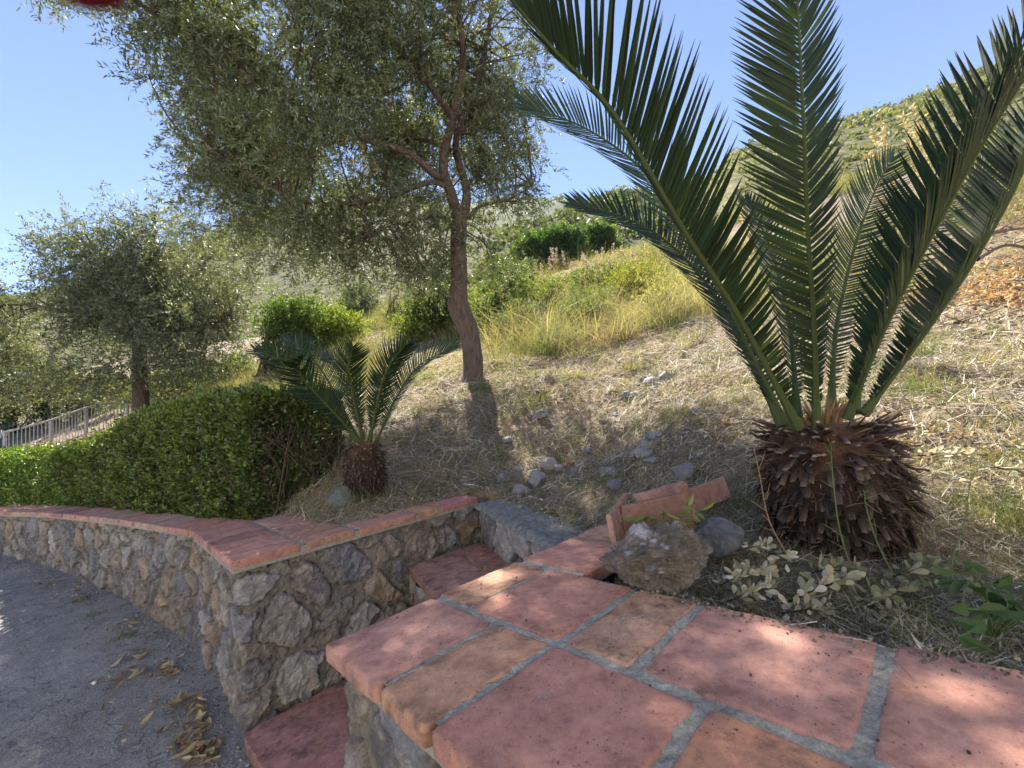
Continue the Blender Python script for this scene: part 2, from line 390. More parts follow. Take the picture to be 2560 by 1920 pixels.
def masonry(mb, path, zb, zt, step, cw, ch, seed, depth=.035, fillet=.0, gap=.16, ochre=0., mort=(.215, .20, .175)):
    s, Q, N = path_resample(path, step, fillet)
    zb = np.asarray([zb(*q) if callable(zb) else zb for q in Q]); zt = np.asarray([zt(*q) if callable(zt) else zt for q in Q])
    nz = int(np.max(zt - zb) / step) + 2
    fz = np.linspace(0, 1, nz)
    S = np.repeat(s[:, None], nz, 1); Z = zb[:, None] + (zt - zb)[:, None] * fz[None]
    P3 = np.stack([np.repeat(Q[:, 0:1], nz, 1), np.repeat(Q[:, 1:2], nz, 1), Z], -1).reshape(-1, 3)
    sr, zr = S.ravel(), Z.ravel()
    wob = np.stack([fbm(P3 * 9, 3, seed + 3), fbm(P3 * 9 + 31, 3, seed + 4)], 1) - .5
    d1, d2, idn = cells(sr + wob[:, 0] * .09, zr + wob[:, 1] * .09, cw, ch, seed)
    nz1 = fbm(P3 * 17, 4, seed + 8, .6)
    e = (d2 - d1 - gap * (.35 + 1.3 * (nz1 - .35))) / .085
    k = np.clip(e, 0, 1); k = k * k * (3 - 2 * k)
    h1 = hash3(idn, idn * 0, idn * 0, seed + 20); h2 = hash3(idn, idn * 0 + 1, idn * 0, seed + 20); h3 = hash3(idn, idn * 0 + 2, idn * 0, seed + 20)
    rough = fbm(P3 * 24, 5, seed + 5, .62) - .5
    rid = np.abs(fbm(P3 * 13 + h1[:, None] * 9, 4, seed + 6, .55) - .5) * 2
    crag = np.abs(fbm(P3 * 38, 3, seed + 16) - .5) * 2
    crack = np.exp(-((e - .05) / .22) ** 2) * (nz1 > .42)
    tiltv = (h1 - .5) * (wob[:, 0]) + (h2 - .5) * (zr % ch - ch / 2) * .25
    hgt = k * (depth * (.35 + .65 * h2) + tiltv * .05 - rid * depth * .75 + (crag - .4) * .006) + rough * .045 * (.5 + .3 * k) + (1 - k) * (crag - .5) * .012 - crack * .008
    V = P3.copy(); Nn = np.repeat(N[:, None], nz, 1).reshape(-1, 2)
    V[:, :2] += Nn * hgt[:, None]
    pal = STONES[(h1 * 6.999).astype(int)]
    och = (h3 > 1 - ochre)[:, None]
    pal = np.where(och, np.array((.24, .175, .125)), pal)
    stain = fbm(P3 * 9, 4, seed + 9)[:, None]
    pal = pal * (.6 + .8 * stain) * (.8 + .4 * h2[:, None])
    crust = np.clip((fbm(P3 * 21, 4, seed + 14, .6) - .53) * 7, 0, 1)[:, None] * (.35 + .5 * h1[:, None])
    pal = pal * (1 - crust) + np.array((.30, .265, .22)) * crust
    vein = np.clip(1 - rid * 9, 0, 1)[:, None] * .35
    pal = pal * (1 - vein) + np.array((.34, .33, .32)) * vein
    mo = np.array(mort) * (.55 + .9 * stain) * (.75 + .5 * crag[:, None])
    tint = mo * (1 - k[:, None]) + pal * k[:, None]
    tint = tint * (1 - .4 * crack[:, None])
    ns = len(s); idx = np.arange(ns * nz).reshape(ns, nz)
    F = np.stack([idx[:-1, :-1], idx[1:, :-1], idx[1:, 1:], idx[:-1, 1:]], -1).reshape(-1, 4)
    mb.add(V, F, tint)

# ------------------------------------------------------------------ tiles
def rot2(v, a): c, s = math.cos(a), math.sin(a); return np.array([c * v[0] - s * v[1], s * v[0] + c * v[1]])
def tile_poly(mb, corners, ztop, thick, tint, seed, chip=.0035, top_fn=None, n=22, dirt=None):
    """slab from a convex quad outline (counter-clockwise, world xy): wobbling, rounded edges, gently uneven top"""
    rg = np.random.default_rng(seed); C = np.array(corners, float); m = len(C)
    pts = []
    for i in range(m):
        a, b = C[i], C[(i + 1) % m]
        for k in range(n): pts.append(a + (b - a) * k / n)
    pts = np.array(pts); N = len(pts); cen = C.mean(0)
    dirs = unit(cen - pts)
    per = np.arange(N) * .31
    w = (vnoise(np.stack([pts[:, 0] * 130, pts[:, 1] * 130, per * 0 + seed], 1), seed) - .5) * .55 * chip + (vnoise(np.stack([pts[:, 0] * 30, pts[:, 1] * 30, per * 0], 1), seed) - .5) * chip * .6
    for _ in range(max(2, int(N / 22))):                       # small chips knocked off the edge
        c0 = rg.integers(N); dd_ = np.minimum((np.arange(N) - c0) % N, (c0 - np.arange(N)) % N); w = w + np.exp(-(dd_ / rg.uniform(.5, 1.6)) ** 2) * rg.uniform(.0015, .006)
    corner = np.zeros(N)
    for i in range(m): corner[(i * n - 1) % N] = corner[(i * n + 1) % N] = .0012; corner[i * n] = .006
    base = pts + dirs * (w + corner)[:, None]
    tops = []
    rings = [(0, -thick), (0, -.006), (.0015, -.0025), (.005, -.0004), (.012, 0), (-.5, 0)]
    for ins, dz in rings:
        q = base + dirs * ins if ins >= 0 else cen + (base - cen) * (1 + ins)
        z = (top_fn(q) if top_fn else np.full(N, ztop)) + dz
        if dz > -thick * .9: z = z + (vnoise(np.stack([q[:, 0] * 14, q[:, 1] * 14, q[:, 0] * 0], 1), seed + 3) - .5) * .0035
        tops.append(np.concatenate([q, z[:, None]], 1))
    V = np.concatenate(tops); R = len(rings)
    F = [[r * N + i, r * N + (i + 1) % N, (r + 1) * N + (i + 1) % N, (r + 1) * N + i] for r in range(R - 1) for i in range(N)]
    T = np.tile(np.array(tint), (len(V), 1))
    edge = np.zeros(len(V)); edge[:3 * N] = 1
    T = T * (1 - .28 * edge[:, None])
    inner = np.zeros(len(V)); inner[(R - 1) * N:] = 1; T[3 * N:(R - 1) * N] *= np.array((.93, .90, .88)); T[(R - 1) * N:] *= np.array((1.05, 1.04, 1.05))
    o0 = mb.n
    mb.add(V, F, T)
    # cap, fan
    last = np.arange(N) + (R - 1) * N
    zc = (top_fn(cen[None])[0] if top_fn else ztop)
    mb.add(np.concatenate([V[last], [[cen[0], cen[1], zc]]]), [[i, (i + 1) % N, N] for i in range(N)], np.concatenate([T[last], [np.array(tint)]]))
    mb.dirt = getattr(mb, 'dirt', []); d0_ = dirt if dirt is not None else rg.uniform(.1, .5)
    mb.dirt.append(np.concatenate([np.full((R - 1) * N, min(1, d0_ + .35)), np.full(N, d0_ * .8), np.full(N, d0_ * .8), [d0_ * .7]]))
def build_tiles(mb, name, parent, smooth=True):
    o = mb.build(name, M_TERRA, parent, smooth)
    d = np.concatenate(mb.dirt)
    ca = o.data.attributes.new('dirt', 'FLOAT', 'POINT'); ca.data.foreach_set('value', d.astype(np.float32))
    return o
RED = (.57, .27, .20); PINK = (.585, .30, .23); ORG = (.60, .325, .20); DRK = (.42, .205, .165); TAN = (.56, .34, .25)

def slab(mb, corners, z1, z0, tint, top_fn=None):
    """plain mortar bed under tiles"""
    C = np.array(corners, float); n = len(C)
    zt = top_fn(C) if top_fn else np.full(n, z1)
    V = np.concatenate([np.c_[C, np.full(n, z0)], np.c_[C, zt]])
    mb.add(V[n:], [list(range(n))], tint)
    mb.add(V, [[i, (i + 1) % n, n + (i + 1) % n, n + i] for i in range(n)], tint)
def grid_bed(mb, rect, fr, ztop, tint, step=.008, seed=0):
    """rough mortar surface over a rectangle in a local frame"""
    a0, a1, b0, b1 = rect
    A = np.arange(a0, a1 + step, step); B = np.arange(b0, b1 + step, step)
    ga, gb = np.meshgrid(A, B); q = np.array([fr(a, b) for a, b in zip(ga.ravel(), gb.ravel())])
    p = np.c_[q, np.zeros(len(q))]
    z = ztop(ga.ravel(), gb.ravel()) + (fbm(p * 90, 3, seed) - .5) * .006 + (fbm(p * 20, 2, seed + 1) - .5) * .004
    ny, nx = ga.shape; idx = np.arange(nx * ny).reshape(ny, nx)
    F = np.stack([idx[:-1, :-1], idx[:-1, 1:], idx[1:, 1:], idx[1:, :-1]], -1).reshape(-1, 4)
    t = np.array(tint) * (.75 + .5 * fbm(p * 30, 3, seed + 2))[:, None]
    mb.add(np.c_[q, z], F, t)

# near wall (the one the camera leans over)
def near_wall():
    r = thing('stone_wall', 'low rubble wall in front with broad red and orange terracotta coping and grey joints', 'wall', (*NR(.3, .4), .3))
    mb = MB()
    zt = lambda x, y: near_top((np.array([x, y]) - NO) @ VD) - .03
    masonry(mb, [NR(1.35, .03), NR(.03, .03), NR(.03, 2.4)], .12, zt, .006, .19, .15, 71, .022, .03, .27, .03, (.215, .19, .155))
    body = mb.build('masonry', M_STONE, r)
    bed = MB()
    tf = lambda a, b: near_top(b) - .003
    grid_bed(bed, (.02, .985, .02, .27), NR, tf, (.36, .33, .275), .008, 3)
    grid_bed(bed, (.02, .63, .25, 1.75), NR, tf, (.36, .33, .275), .008, 4)
    for q in ([(.014, .014), (.014, 1.8), (.62, 1.8), (.62, .44), (.66, .275), (1.15, .275), (1.15, .014)],):
        C = [NR(*p) for p in q]
        slab(bed, C, 0, .962, (.30, .275, .235), lambda c: np.array([near_top((p - NO) @ VD) - .012 for p in c]))
    bd = bed.build('mortar_bed', M_MORTAR, r)
    tl = MB(); top = lambda q: near_top((q - NO) @ VD)
    TL = [((0, .300, 0, .270), PINK, .25), ((0, .302, .290, .447), ORG, .42), ((0, .303, .467, .757), RED, .2), ((0, .30, .787, 1.085), (.62, .30, .18), .5), ((0, .30, 1.11, 1.40), RED, .3),
          ((.330, .636, 0, .140), ORG, .6), ((.326, .640, .160, .450), RED, .15), ((.330, .640, .474, .624), (.60, .34, .215), .9), ((.330, .640, .648, .945), PINK, .3),
          ((.332, .650, .972, 1.275), (.59, .30, .225), .25), ((.335, .65, 1.30, 1.6), RED, .2),
          ((.668, .965, 0, .285), RED, .2), ((.985, 1.16, 0, .285), (.62, .34, .21), .3)]
    for i, ((u0, u1, v0, v1), c, d) in enumerate(TL):
        u0 -= .004 * (u0 > 0); u1 += .003; v0 -= .004 * (v0 > 0); v1 += .004
        j = np.random.default_rng(i + 40).uniform(-.003, .003, 8)
        tile_poly(tl, [NR(u0 + j[0], v0 + j[1]), NR(u0 + j[2], v1 + j[3]), NR(u1 + j[4], v1 + j[5]), NR(u1 + j[6], v0 + j[7])][::1], 0, .034, c, 100 + i, .004, top, 30, d)
    tiles = build_tiles(tl, 'coping', r)
    settle(r, body, bd, tiles)
near_wall()

# far wall, along the road and up the side of the steps
def far_wall():
    r = thing('stone_wall', 'long rubble wall beside the road, terracotta coping along its top, hedge behind', 'wall', (*FL(.2, .3), .3))
    mb = MB()
    end = FL(1.42, .0)
    masonry(mb, [p + np.array((.02, .035)) for p in WALL_LEFT[:-1]] + [FL(.03, 1.0), FL(.03, .03), FL(1.45, .03)], lambda x, y: min(.22, road_z(x, y) - .08) if x > -2 else road_z(x, y) - .08, lambda x, y: .972, .007, .20, .15, 33, .025, .03, .25, .09, (.21, .19, .165))
    body = mb.build('masonry', M_STONE, r)
    bed = MB()
    grid_bed(bed, (.006, .53, .0, .93), FL, lambda a, b: .995 + 0 * a, (.34, .31, .26), .01, 13)
    grid_bed(bed, (.5, 1.335, .0, .21), FL, lambda a, b: .995 + 0 * a, (.34, .31, .26), .01, 14)
    slab(bed, [FL(.004, .003), FL(1.34, .003), FL(1.34, .22), FL(.54, .22), FL(.54, .93), FL(.004, .93)], .99, .95, (.29, .265, .225))
    W = WALL_LEFT
    Wi = [p + np.array((.11, .24)) for p in W]
    for a, b, c, d in zip(W[:-1], W[1:], Wi[1:], Wi[:-1]): slab(bed, [a + (.006, .01), b + (.006, .01), c, d], .988, .95, (.29, .265, .225))
    bd = bed.build('mortar_bed', M_MORTAR, r)
    tl = MB()
    sd = 300
    rg = np.random.default_rng(5)
    for (t0, t1, n0, n1, c, d) in [(.0, .275, .0, .115, RED, .2), (.0, .275, .12, .285, PINK, .35), (.0, .275, .29, .425, RED, .3), (.0, .275, .43, .56, DRK, .5), (.0, .275, .565, .73, PINK, .3), (.0, .275, .735, .92, RED, .4),
                                   (.292, .53, .0, .15, (.56, .29, .2), .5), (.292, .53, .155, .30, (.55, .29, .2), .85), (.292, .53, .305, .50, (.56, .31, .23), .9), (.292, .53, .505, .66, PINK, .8), (.292, .53, .665, .92, TAN, .8),
                                   (.548, .882, -.006, .19, PINK, .15), (.895, 1.035, -.006, .19, ORG, .35), (1.05, 1.34, -.006, .19, (.47, .2, .18), .25)]:
        sd += 1; c = np.array(c) * rg.uniform(.9, 1.08)
        tile_poly(tl, [FL(t0, n0), FL(t1, n0), FL(t1, n1), FL(t0, n1)], 1.0, .034, c, sd, .0035, None, 18, d)
    # transverse tiles along the road
    L = np.concatenate([[0], np.cumsum(np.linalg.norm(np.diff(np.array(W), axis=0), axis=1))])
    s = L[-1] - .012
    while s > .3:
        wd = .29; s0 = s - wd
        if s0 < 0: break
        f = lambda v, P: np.array([np.interp(v, L, np.array(P)[:, i]) for i in range(2)])
        sd += 1; c = np.array([RED, PINK, RED, DRK, TAN][rg.integers(5)]) * rg.uniform(.85, 1.1)
        tile_poly(tl, [f(s0, W), f(s - .008, W), f(s - .008, Wi), f(s0, Wi)], .998 + rg.uniform(-.002, .002), .032, c, sd, .003, None, 10, rg.uniform(.1, .5))
        s = s0
    # wedge between the long run and the wide corner
    tile_poly(tl, [W[-1] + (.01, 0), FL(.0, .925), FL(.3, .925), Wi[-1] + (.01, 0)], .9975, .03, RED, 290, .003, None, 10, .3)
    tiles = build_tiles(tl, 'coping', r)
    settle(r, body, bd, tiles)
far_wall()

# steps between the two walls
def steps():
    r = thing('staircase', 'worn dark red tiled steps between the two rubble walls', 'steps', (*FL(.4, -.5), .2))
    def tread(poly, z, c, seed, d, thick=.035, zb=.15):
        tl = MB(); tile_poly(tl, poly, z, thick, c, seed, .006, None, 24, d); t = build_tiles(tl, 'tread', r)
        mb = MB(); P = [p + (np.mean(poly, 0) - p) * .05 for p in poly]
        masonry(mb, P + [P[0]], zb, z - thick + .004, .012, .16, .12, seed, .02, .02, .25, .2, (.2, .17, .13))
        k = mb.build('riser', M_STONE, r, True)
        settle(r, t, k)
    tread([FL(.005, -.02), FL(.02, -1.05), FL(.78, -1.05), FL(.78, .0)], .335, DRK, 501, .9, .04, .1)
    tread([FL(.42, -.0), FL(.42, -1.05), FL(1.1, -1.05), FL(1.1, .0)], .50, DRK, 502, .9, .04, .15)
    LA = np.array((-.655, 2.325)); LB = np.array((-.385, 1.84)); LB2 = np.array((-.14, 1.40))
    tread([LA, LB2, np.array((.16, 1.66)), np.array((-.28, 2.66))], .735, (.45, .24, .18), 503, .85, .04, .3)
steps()

# broken concrete block closing the head of the steps
def block():
    a, b = np.array((-.27, 2.66)), np.array((.15, 1.70)); d = unit(b - a); n = np.array([-d[1], d[0]])   # n points up-slope
    if n[0] < 0: n = -n
    r = thing('concrete_wall', 'broken lichen grey concrete and stone wall across the head of the steps', 'wall', (*(a + b) / 2, .7))
    mb = MB()
    masonry(mb, [a - d * .02, b + d * .06], .60, .945, .0065, .26, .34, 88, .026, .0, .16, .0, (.12, .112, .10))
    body = mb.build('stone_face', M_STONE, r, True)
    top = MB(); L = np.linalg.norm(b - a) + .1
    A = np.arange(-.03, L, .008); B = np.arange(-.035, .27, .008); ga, gb = np.meshgrid(A, B)
    q = a + ga.ravel()[:, None] * d + gb.ravel()[:, None] * n; p = np.c_[q, 0 * q[:, 0]]
    edge = np.clip((gb.ravel() + .035) / .05, 0, 1)
    z = .967 + (fbm(p * 14, 4, 2) - .5) * .016 + (fbm(p * 60, 3, 4) - .5) * .014 - (1 - edge) ** 2 * .022 - np.clip((gb.ravel() - .2) / .07, 0, 1) * .05 - ga.ravel() * .015
    q2 = q + (n * ((fbm(p * 12, 3, 8) - .5) * .022)[:, None]) * (1 - edge)[:, None]
    ny, nx = ga.shape; idx = np.arange(nx * ny).reshape(ny, nx)
    F = np.stack([idx[:-1, :-1], idx[:-1, 1:], idx[1:, 1:], idx[1:, :-1]], -1).reshape(-1, 4)
    t = np.array((.20, .195, .18)) * (.55 + .9 * fbm(p * 40, 4, 6))[:, None]
    top.add(np.c_[q2, z], F, t)
    tp = top.build('concrete_cap', M_MORTAR, r, True)
    settle(r, body, tp)
block()

# ------------------------------------------------------------------ hills behind
def hills():
    m, t, b = new_mat('scrub_hill')
    g = geo_pos(t)
    n1 = noise(t, .16, 6, .65, g); n2 = noise(t, .8, 5, .7, g); n3 = noise(t, .035, 4, .6, g)
    c = ramp(t, n2, [(.36, (.045, .06, .03)), (.5, (.12, .125, .06)), (.68, (.25, .225, .13))])
    c = mix(t, c, (.27, .24, .19), ramp(t, n1, [(.55, (0, 0, 0)), (.72, (.6,) * 3)]))
    c = mix(t, c, attr(t), 1.0, 'MULTIPLY')
    t.links.new(c, b.inputs['Base Color']); b.inputs['Roughness'].default_value = .95; b.inputs['Specular IOR Level'].default_value = .05
    bump(t, b, n2, 1.0, .8)
    scrub = MB()
    def hill(name, label, sky_pts, base_y, Dn, Df, tint, seed, amp, nscrub, ssize):
        sp = np.array(sky_pts, float); xs = np.linspace(sp[0, 0], sp[-1, 0], 170); nr = 46
        ys = np.interp(xs, sp[:, 0], sp[:, 1]); V = []
        for i, (x, y) in enumerate(zip(xs, ys)):
            top = at(x, y, Df); bot = at(x, base_y(x) if callable(base_y) else base_y, Dn)
            for k in range(nr):
                f = k / (nr - 1); V.append(bot + (top - bot) * f)
            V.append(top + (top - bot) / np.linalg.norm(top - bot) * np.array((1, 1, 0)) * Df * .15 - np.array((0, 0, Df * .12)))
        V = np.array(V); nr += 1
        f = np.tile(np.append(np.linspace(0, 1, nr - 1), 1), len(xs))
        d = (fbm(V / (Df * .09), 5, seed, .55) - .5)
        V[:, 2] += d * amp * Df * np.clip(f * 1.5, .05, 1) * np.where(f > .9, .4, 1)
        idx = np.arange(len(xs) * nr).reshape(len(xs), nr)
        F = np.stack([idx[:-1, :-1], idx[1:, :-1], idx[1:, 1:], idx[:-1, 1:]], -1).reshape(-1, 4)
        mb = MB(); mb.add(V, F, tint)
        o = mb.build(name, m, smooth=True); tag(o, label, 'hill', kind='structure')
        rg = np.random.default_rng(seed)
        ii = rg.integers(0, len(xs) - 1, nscrub); kk = rg.integers(0, nr - 2, nscrub); a = rg.random((nscrub, 2))
        P = V[idx[ii, kk]] * ((1 - a[:, :1]) * (1 - a[:, 1:])) + V[idx[ii + 1, kk]] * (a[:, :1] * (1 - a[:, 1:])) + V[idx[ii, kk + 1]] * ((1 - a[:, :1]) * a[:, 1:]) + V[idx[ii + 1, kk + 1]] * (a[:, :1] * a[:, 1:])
        P = P[fbm(P / (Df * .05), 3, seed + 9) > .44]
        sz = ssize * rg.uniform(.5, 1.5, len(P)) * np.clip(np.linalg.norm(P, axis=1) / Df, .25, 1)
        q = 22
        C = np.repeat(P, q, 0); S = np.repeat(sz, q); off = rg.normal(0, .42, (len(C), 3)); off[:, 2] = np.abs(off[:, 2]) * .9
        C = C + off * S[:, None]
        u = unit(rg.normal(0, 1, (len(C), 3))); v = unit(np.cross(u, rg.normal(0, 1, (len(C), 3)))); h = (S * .30)[:, None]
        VV = np.stack([C - u * h, C - v * h * .6, C + u * h, C + v * h * .6], 1).reshape(-1, 3)
        base_ = np.array([(.06, .075, .035), (.085, .098, .05), (.115, .12, .07)]) if name != 'mountain' else np.array([(.10, .105, .06), (.13, .13, .08), (.16, .15, .10)])
        cc = np.repeat(base_[rg.integers(0, 3, len(P))], q, 0) * rg.uniform(.7, 1.3, (len(C), 1))
        scrub.add(VV, np.arange(len(VV)).reshape(-1, 4), np.repeat(cc, 4, 0))
    hill('far_hills', 'pale blue green scrub ridge far behind', [(900, 452), (1000, 440), (1150, 427), (1200, 430), (1300, 440), (1500, 450), (1800, 470)], 600, 90, 420, (.9, 1.0, 1.1), 61, .03, 500, 4)
    hill('scrub_hill', 'grey green scrub hill behind the olive trees', [(-700, 860), (-300, 760), (0, 652), (60, 634), (250, 596), (420, 520), (450, 506), (500, 488), (620, 440), (760, 415), (900, 425), (1050, 470), (1250, 540), (1400, 600)], lambda x: 900 if x < 500 else 760, 32, 230, (.98, .93, .90), 62, .03, 2300, 2.2)
    hill('green_hill', 'dark green bushy hill right of the olive trunk', [(950, 600), (1050, 530), (1120, 492), (1230, 455), (1330, 416), (1420, 420), (1560, 400), (1700, 390), (1900, 420)], 640, 40, 150, (.66, .76, .60), 63, .03, 2300, 2.4)
    hill('mountain', 'steep scrub mountain with a rocky top at the right', [(1380, 600), (1450, 500), (1500, 430), (1546, 372), (1565, 345), (1582, 327), (1636, 309), (1700, 292), (1846, 252), (1926, 229), (1982, 210), (2057, 178), (2212, 112), (2420, 50), (2800, 0), (3300, -20)],
         lambda x: 600 - max(0, x - 1600) * .16, 15, 130, (1.1, 1.05, .90), 64, .025, 2600, 1.3)
    tag(scrub.build('hillside_scrub', M_LEAF), 'low scrub bushes covering the hills', 'scrub', kind='stuff')
hills()

# ------------------------------------------------------------------ vegetation tools
def smooth_path(P, n):
    P = np.array(P, float)
    Q = np.concatenate([2 * P[:1] - P[1:2], P, 2 * P[-1:] - P[-2:-1]]); out = []
    m = len(P) - 1
    for s in np.linspace(0, m, n):
        i = min(int(s), m - 1); f = s - i; a, b, c, d = Q[i:i + 4]
        out.append(.5 * (2 * b + (c - a) * f + (2 * a - 5 * b + 4 * c - d) * f * f + (3 * b - a - 3 * c + d) * f ** 3))
    return np.array(out)
def tube(mb, P, R, seg=8, tint=(1, 1, 1), rough=0., seed=0, mi=0):
    P = np.array(P, float); n = len(P); R = np.broadcast_to(np.asarray(R, float), (n,))
    T = unit(np.gradient(P, axis=0)); ref = np.array((0, 0, 1.)) if abs(T[0, 2]) < .9 else np.array((1., 0, 0))
    A = unit(np.cross(T, ref)); B = np.cross(T, A)
    th = np.linspace(0, 2 * np.pi, seg, endpoint=False)
    V = P[:, None] + R[:, None, None] * (A[:, None] * np.cos(th)[None, :, None] + B[:, None] * np.sin(th)[None, :, None])
    V = V.reshape(-1, 3)
    if rough:
        q = V / max(R.max(), 1e-6)
        d = (fbm(q * 1.2, 4, seed) - .5) * 2 * rough
        V += (V - np.repeat(P, seg, 0)) * d[:, None]
    idx = np.arange(n * seg).reshape(n, seg); nx = np.roll(idx, -1, 1)
    F = np.stack([idx[:-1], nx[:-1], nx[1:], idx[1:]], -1).reshape(-1, 4)
    mb.add(V, F, tint, mi)
def leaves(mb, C, D, L, W, col, fold=.25, rg=RG, simple=False, mi=0, Nrm=None):
    """C base points, D unit directions; leaf folded on its midrib (or one diamond when simple)"""
    n = len(C); L = np.broadcast_to(L, (n,))[:, None]; W = np.broadcast_to(W, (n,))[:, None]
    r = rg.normal(0, 1, (n, 3)) if Nrm is None else Nrm
    S = unit(np.cross(D, r)); N = np.cross(S, D)
    col = np.broadcast_to(col, (n, 3))
    if simple:
        V = np.stack([C, C + D * L * .5 + S * W * .5, C + D * L, C + D * L * .5 - S * W * .5], 1).reshape(-1, 3)
        mb.add(V, np.arange(4 * n).reshape(-1, 4), np.repeat(col, 4, 0), mi); return
    up = N * W * fold
    tip = C + D * L - N * L * .12
    V = np.stack([C, C + D * L * .33 + S * W * .5 + up, C + D * L * .7 + S * W * .42 + up * .6, tip, C + D * L * .7 - S * W * .42 + up * .6, C + D * L * .33 - S * W * .5 + up], 1).reshape(-1, 3)
    b = np.arange(n)[:, None] * 6
    F = np.concatenate([b + np.array([[0, 1, 2, 3]]), b + np.array([[0, 3, 4, 5]])])
    mb.add(V, F, np.repeat(col, 6, 0), mi)
def round_leaves(mb, C, D, L, W, col, rg, curl=.5):
    """obovate leaf, widest beyond the middle, cupped and curling at the tip"""
    n = len(C); L = np.broadcast_to(L, (n,))[:, None]; W = np.broadcast_to(W, (n,))[:, None]; col = np.broadcast_to(col, (n, 3))
    S = unit(np.cross(D, rg.normal(0, 1, (n, 3)))); N = np.cross(S, D); k = rg.normal(.0, curl, (n, 1)); cup = rg.uniform(.05, .35, (n, 1)); rows = []
    for f, w_ in ((0, .04), (.12, .10), (.35, .33), (.58, .48), (.78, .46), (.92, .28), (1, .04)):
        c = C + D * L * f + N * L * k * f * f * .5
        rows += [c + S * W * w_ + N * W * cup * w_, c - N * W * cup * w_ * .6, c - S * W * w_ + N * W * cup * w_]
    V = np.stack(rows, 1).reshape(-1, 3); b = np.arange(n)[:, None] * 21
    F = np.concatenate([b + np.array([[3 * r + j, 3 * r + j + 1, 3 * r + j + 4, 3 * r + j + 3]]) for r in range(6) for j in range(2)])
    mb.add(V, F, np.repeat(col, 21, 0))
def pick(cols, n, rg, var=.25):
    c = np.array(cols)[rg.integers(0, len(cols), n)]
    return c * rg.uniform(1 - var, 1 + var, (n, 1)) * rg.uniform(.94, 1.06, (n, 3))
def ell_points(ells, rg, per_m3, lo=8):
    out = []
    for (x, y, Y, rx, rz, ry) in ells:
        c = at(x, y, Y); n = max(lo, int(per_m3 * 4.19 * rx * ry * rz))
        d = unit(rg.normal(0, 1, (n, 3))) * (rg.random((n, 1)) ** .42)
        out.append(np.c_[c + d * np.array((rx, ry, rz)), np.tile(c, (n, 1))])
    return np.concatenate(out)
def twigs(mb, clumps, rg, nt, length, nl, L, W, cols, spread=.22, droop=.25, var=.25, simple=True, wood=None):
    c = np.repeat(clumps[:, :3], nt, 0); o = unit(c - np.repeat(clumps[:, 3:6], nt, 0)); n = len(c)
    st = c + rg.normal(0, spread, (n, 3)); D = unit(o * .7 + rg.normal(0, .65, (n, 3)) + np.array((0, 0, -droop)))
    ln = length * rg.uniform(.6, 1.3, n)
    tw_col = rg.uniform(.72, 1.28, (n, 1))
    f = np.tile(np.linspace(.08, 1, nl), n)
    B = np.repeat(st, nl, 0) + np.repeat(D * ln[:, None], nl, 0) * f[:, None]
    B[:, 2] -= (f ** 2) * np.repeat(ln, nl) * .25
    sd_ = unit(np.cross(np.repeat(D, nl, 0), rg.normal(0, 1, (n * nl, 3))))
    LD = unit(np.repeat(D, nl, 0) * .75 + sd_ * .8)
    col = pick(cols, n * nl, rg, var) * np.repeat(tw_col, nl, 0)
    leaves(mb, B, LD, L * rg.uniform(.7, 1.2, n * nl), W * rg.uniform(.8, 1.2, n * nl), col, rg=rg, simple=simple)
    if wood is not None:
        k = rg.choice(n, min(n, 3500), replace=False); e = st[k] + D[k] * ln[k][:, None] * .9; e[:, 2] -= ln[k] * .2
        for a, b_ in zip(st[k], e): tube(wood, [a, (a + b_) / 2 + (0, 0, .01), b_], [.004, .003, .0015], 3)
def limbs(wood, nodes, clumps, rg, r0=.02, frac=1.0):
    """thin branches from the nearest node of the framework to the clumps"""
    nodes = np.array(nodes)
    for c in clumps:
        if rg.random() > frac: continue
        d = np.linalg.norm(nodes - c[:3], axis=1) + .8 * np.maximum(0, nodes[:, 2] - c[2]); a = nodes[np.argmin(d)]
        if np.linalg.norm(c[:3] - a) > .95: continue
        mid = (a + c[:3]) / 2 + rg.normal(0, .13, 3) * np.linalg.norm(c[:3] - a)
        tube(wood, smooth_path([a, mid, c[:3]], 6), np.linspace(r0 * .7, .004, 6), 5, rough=.15)

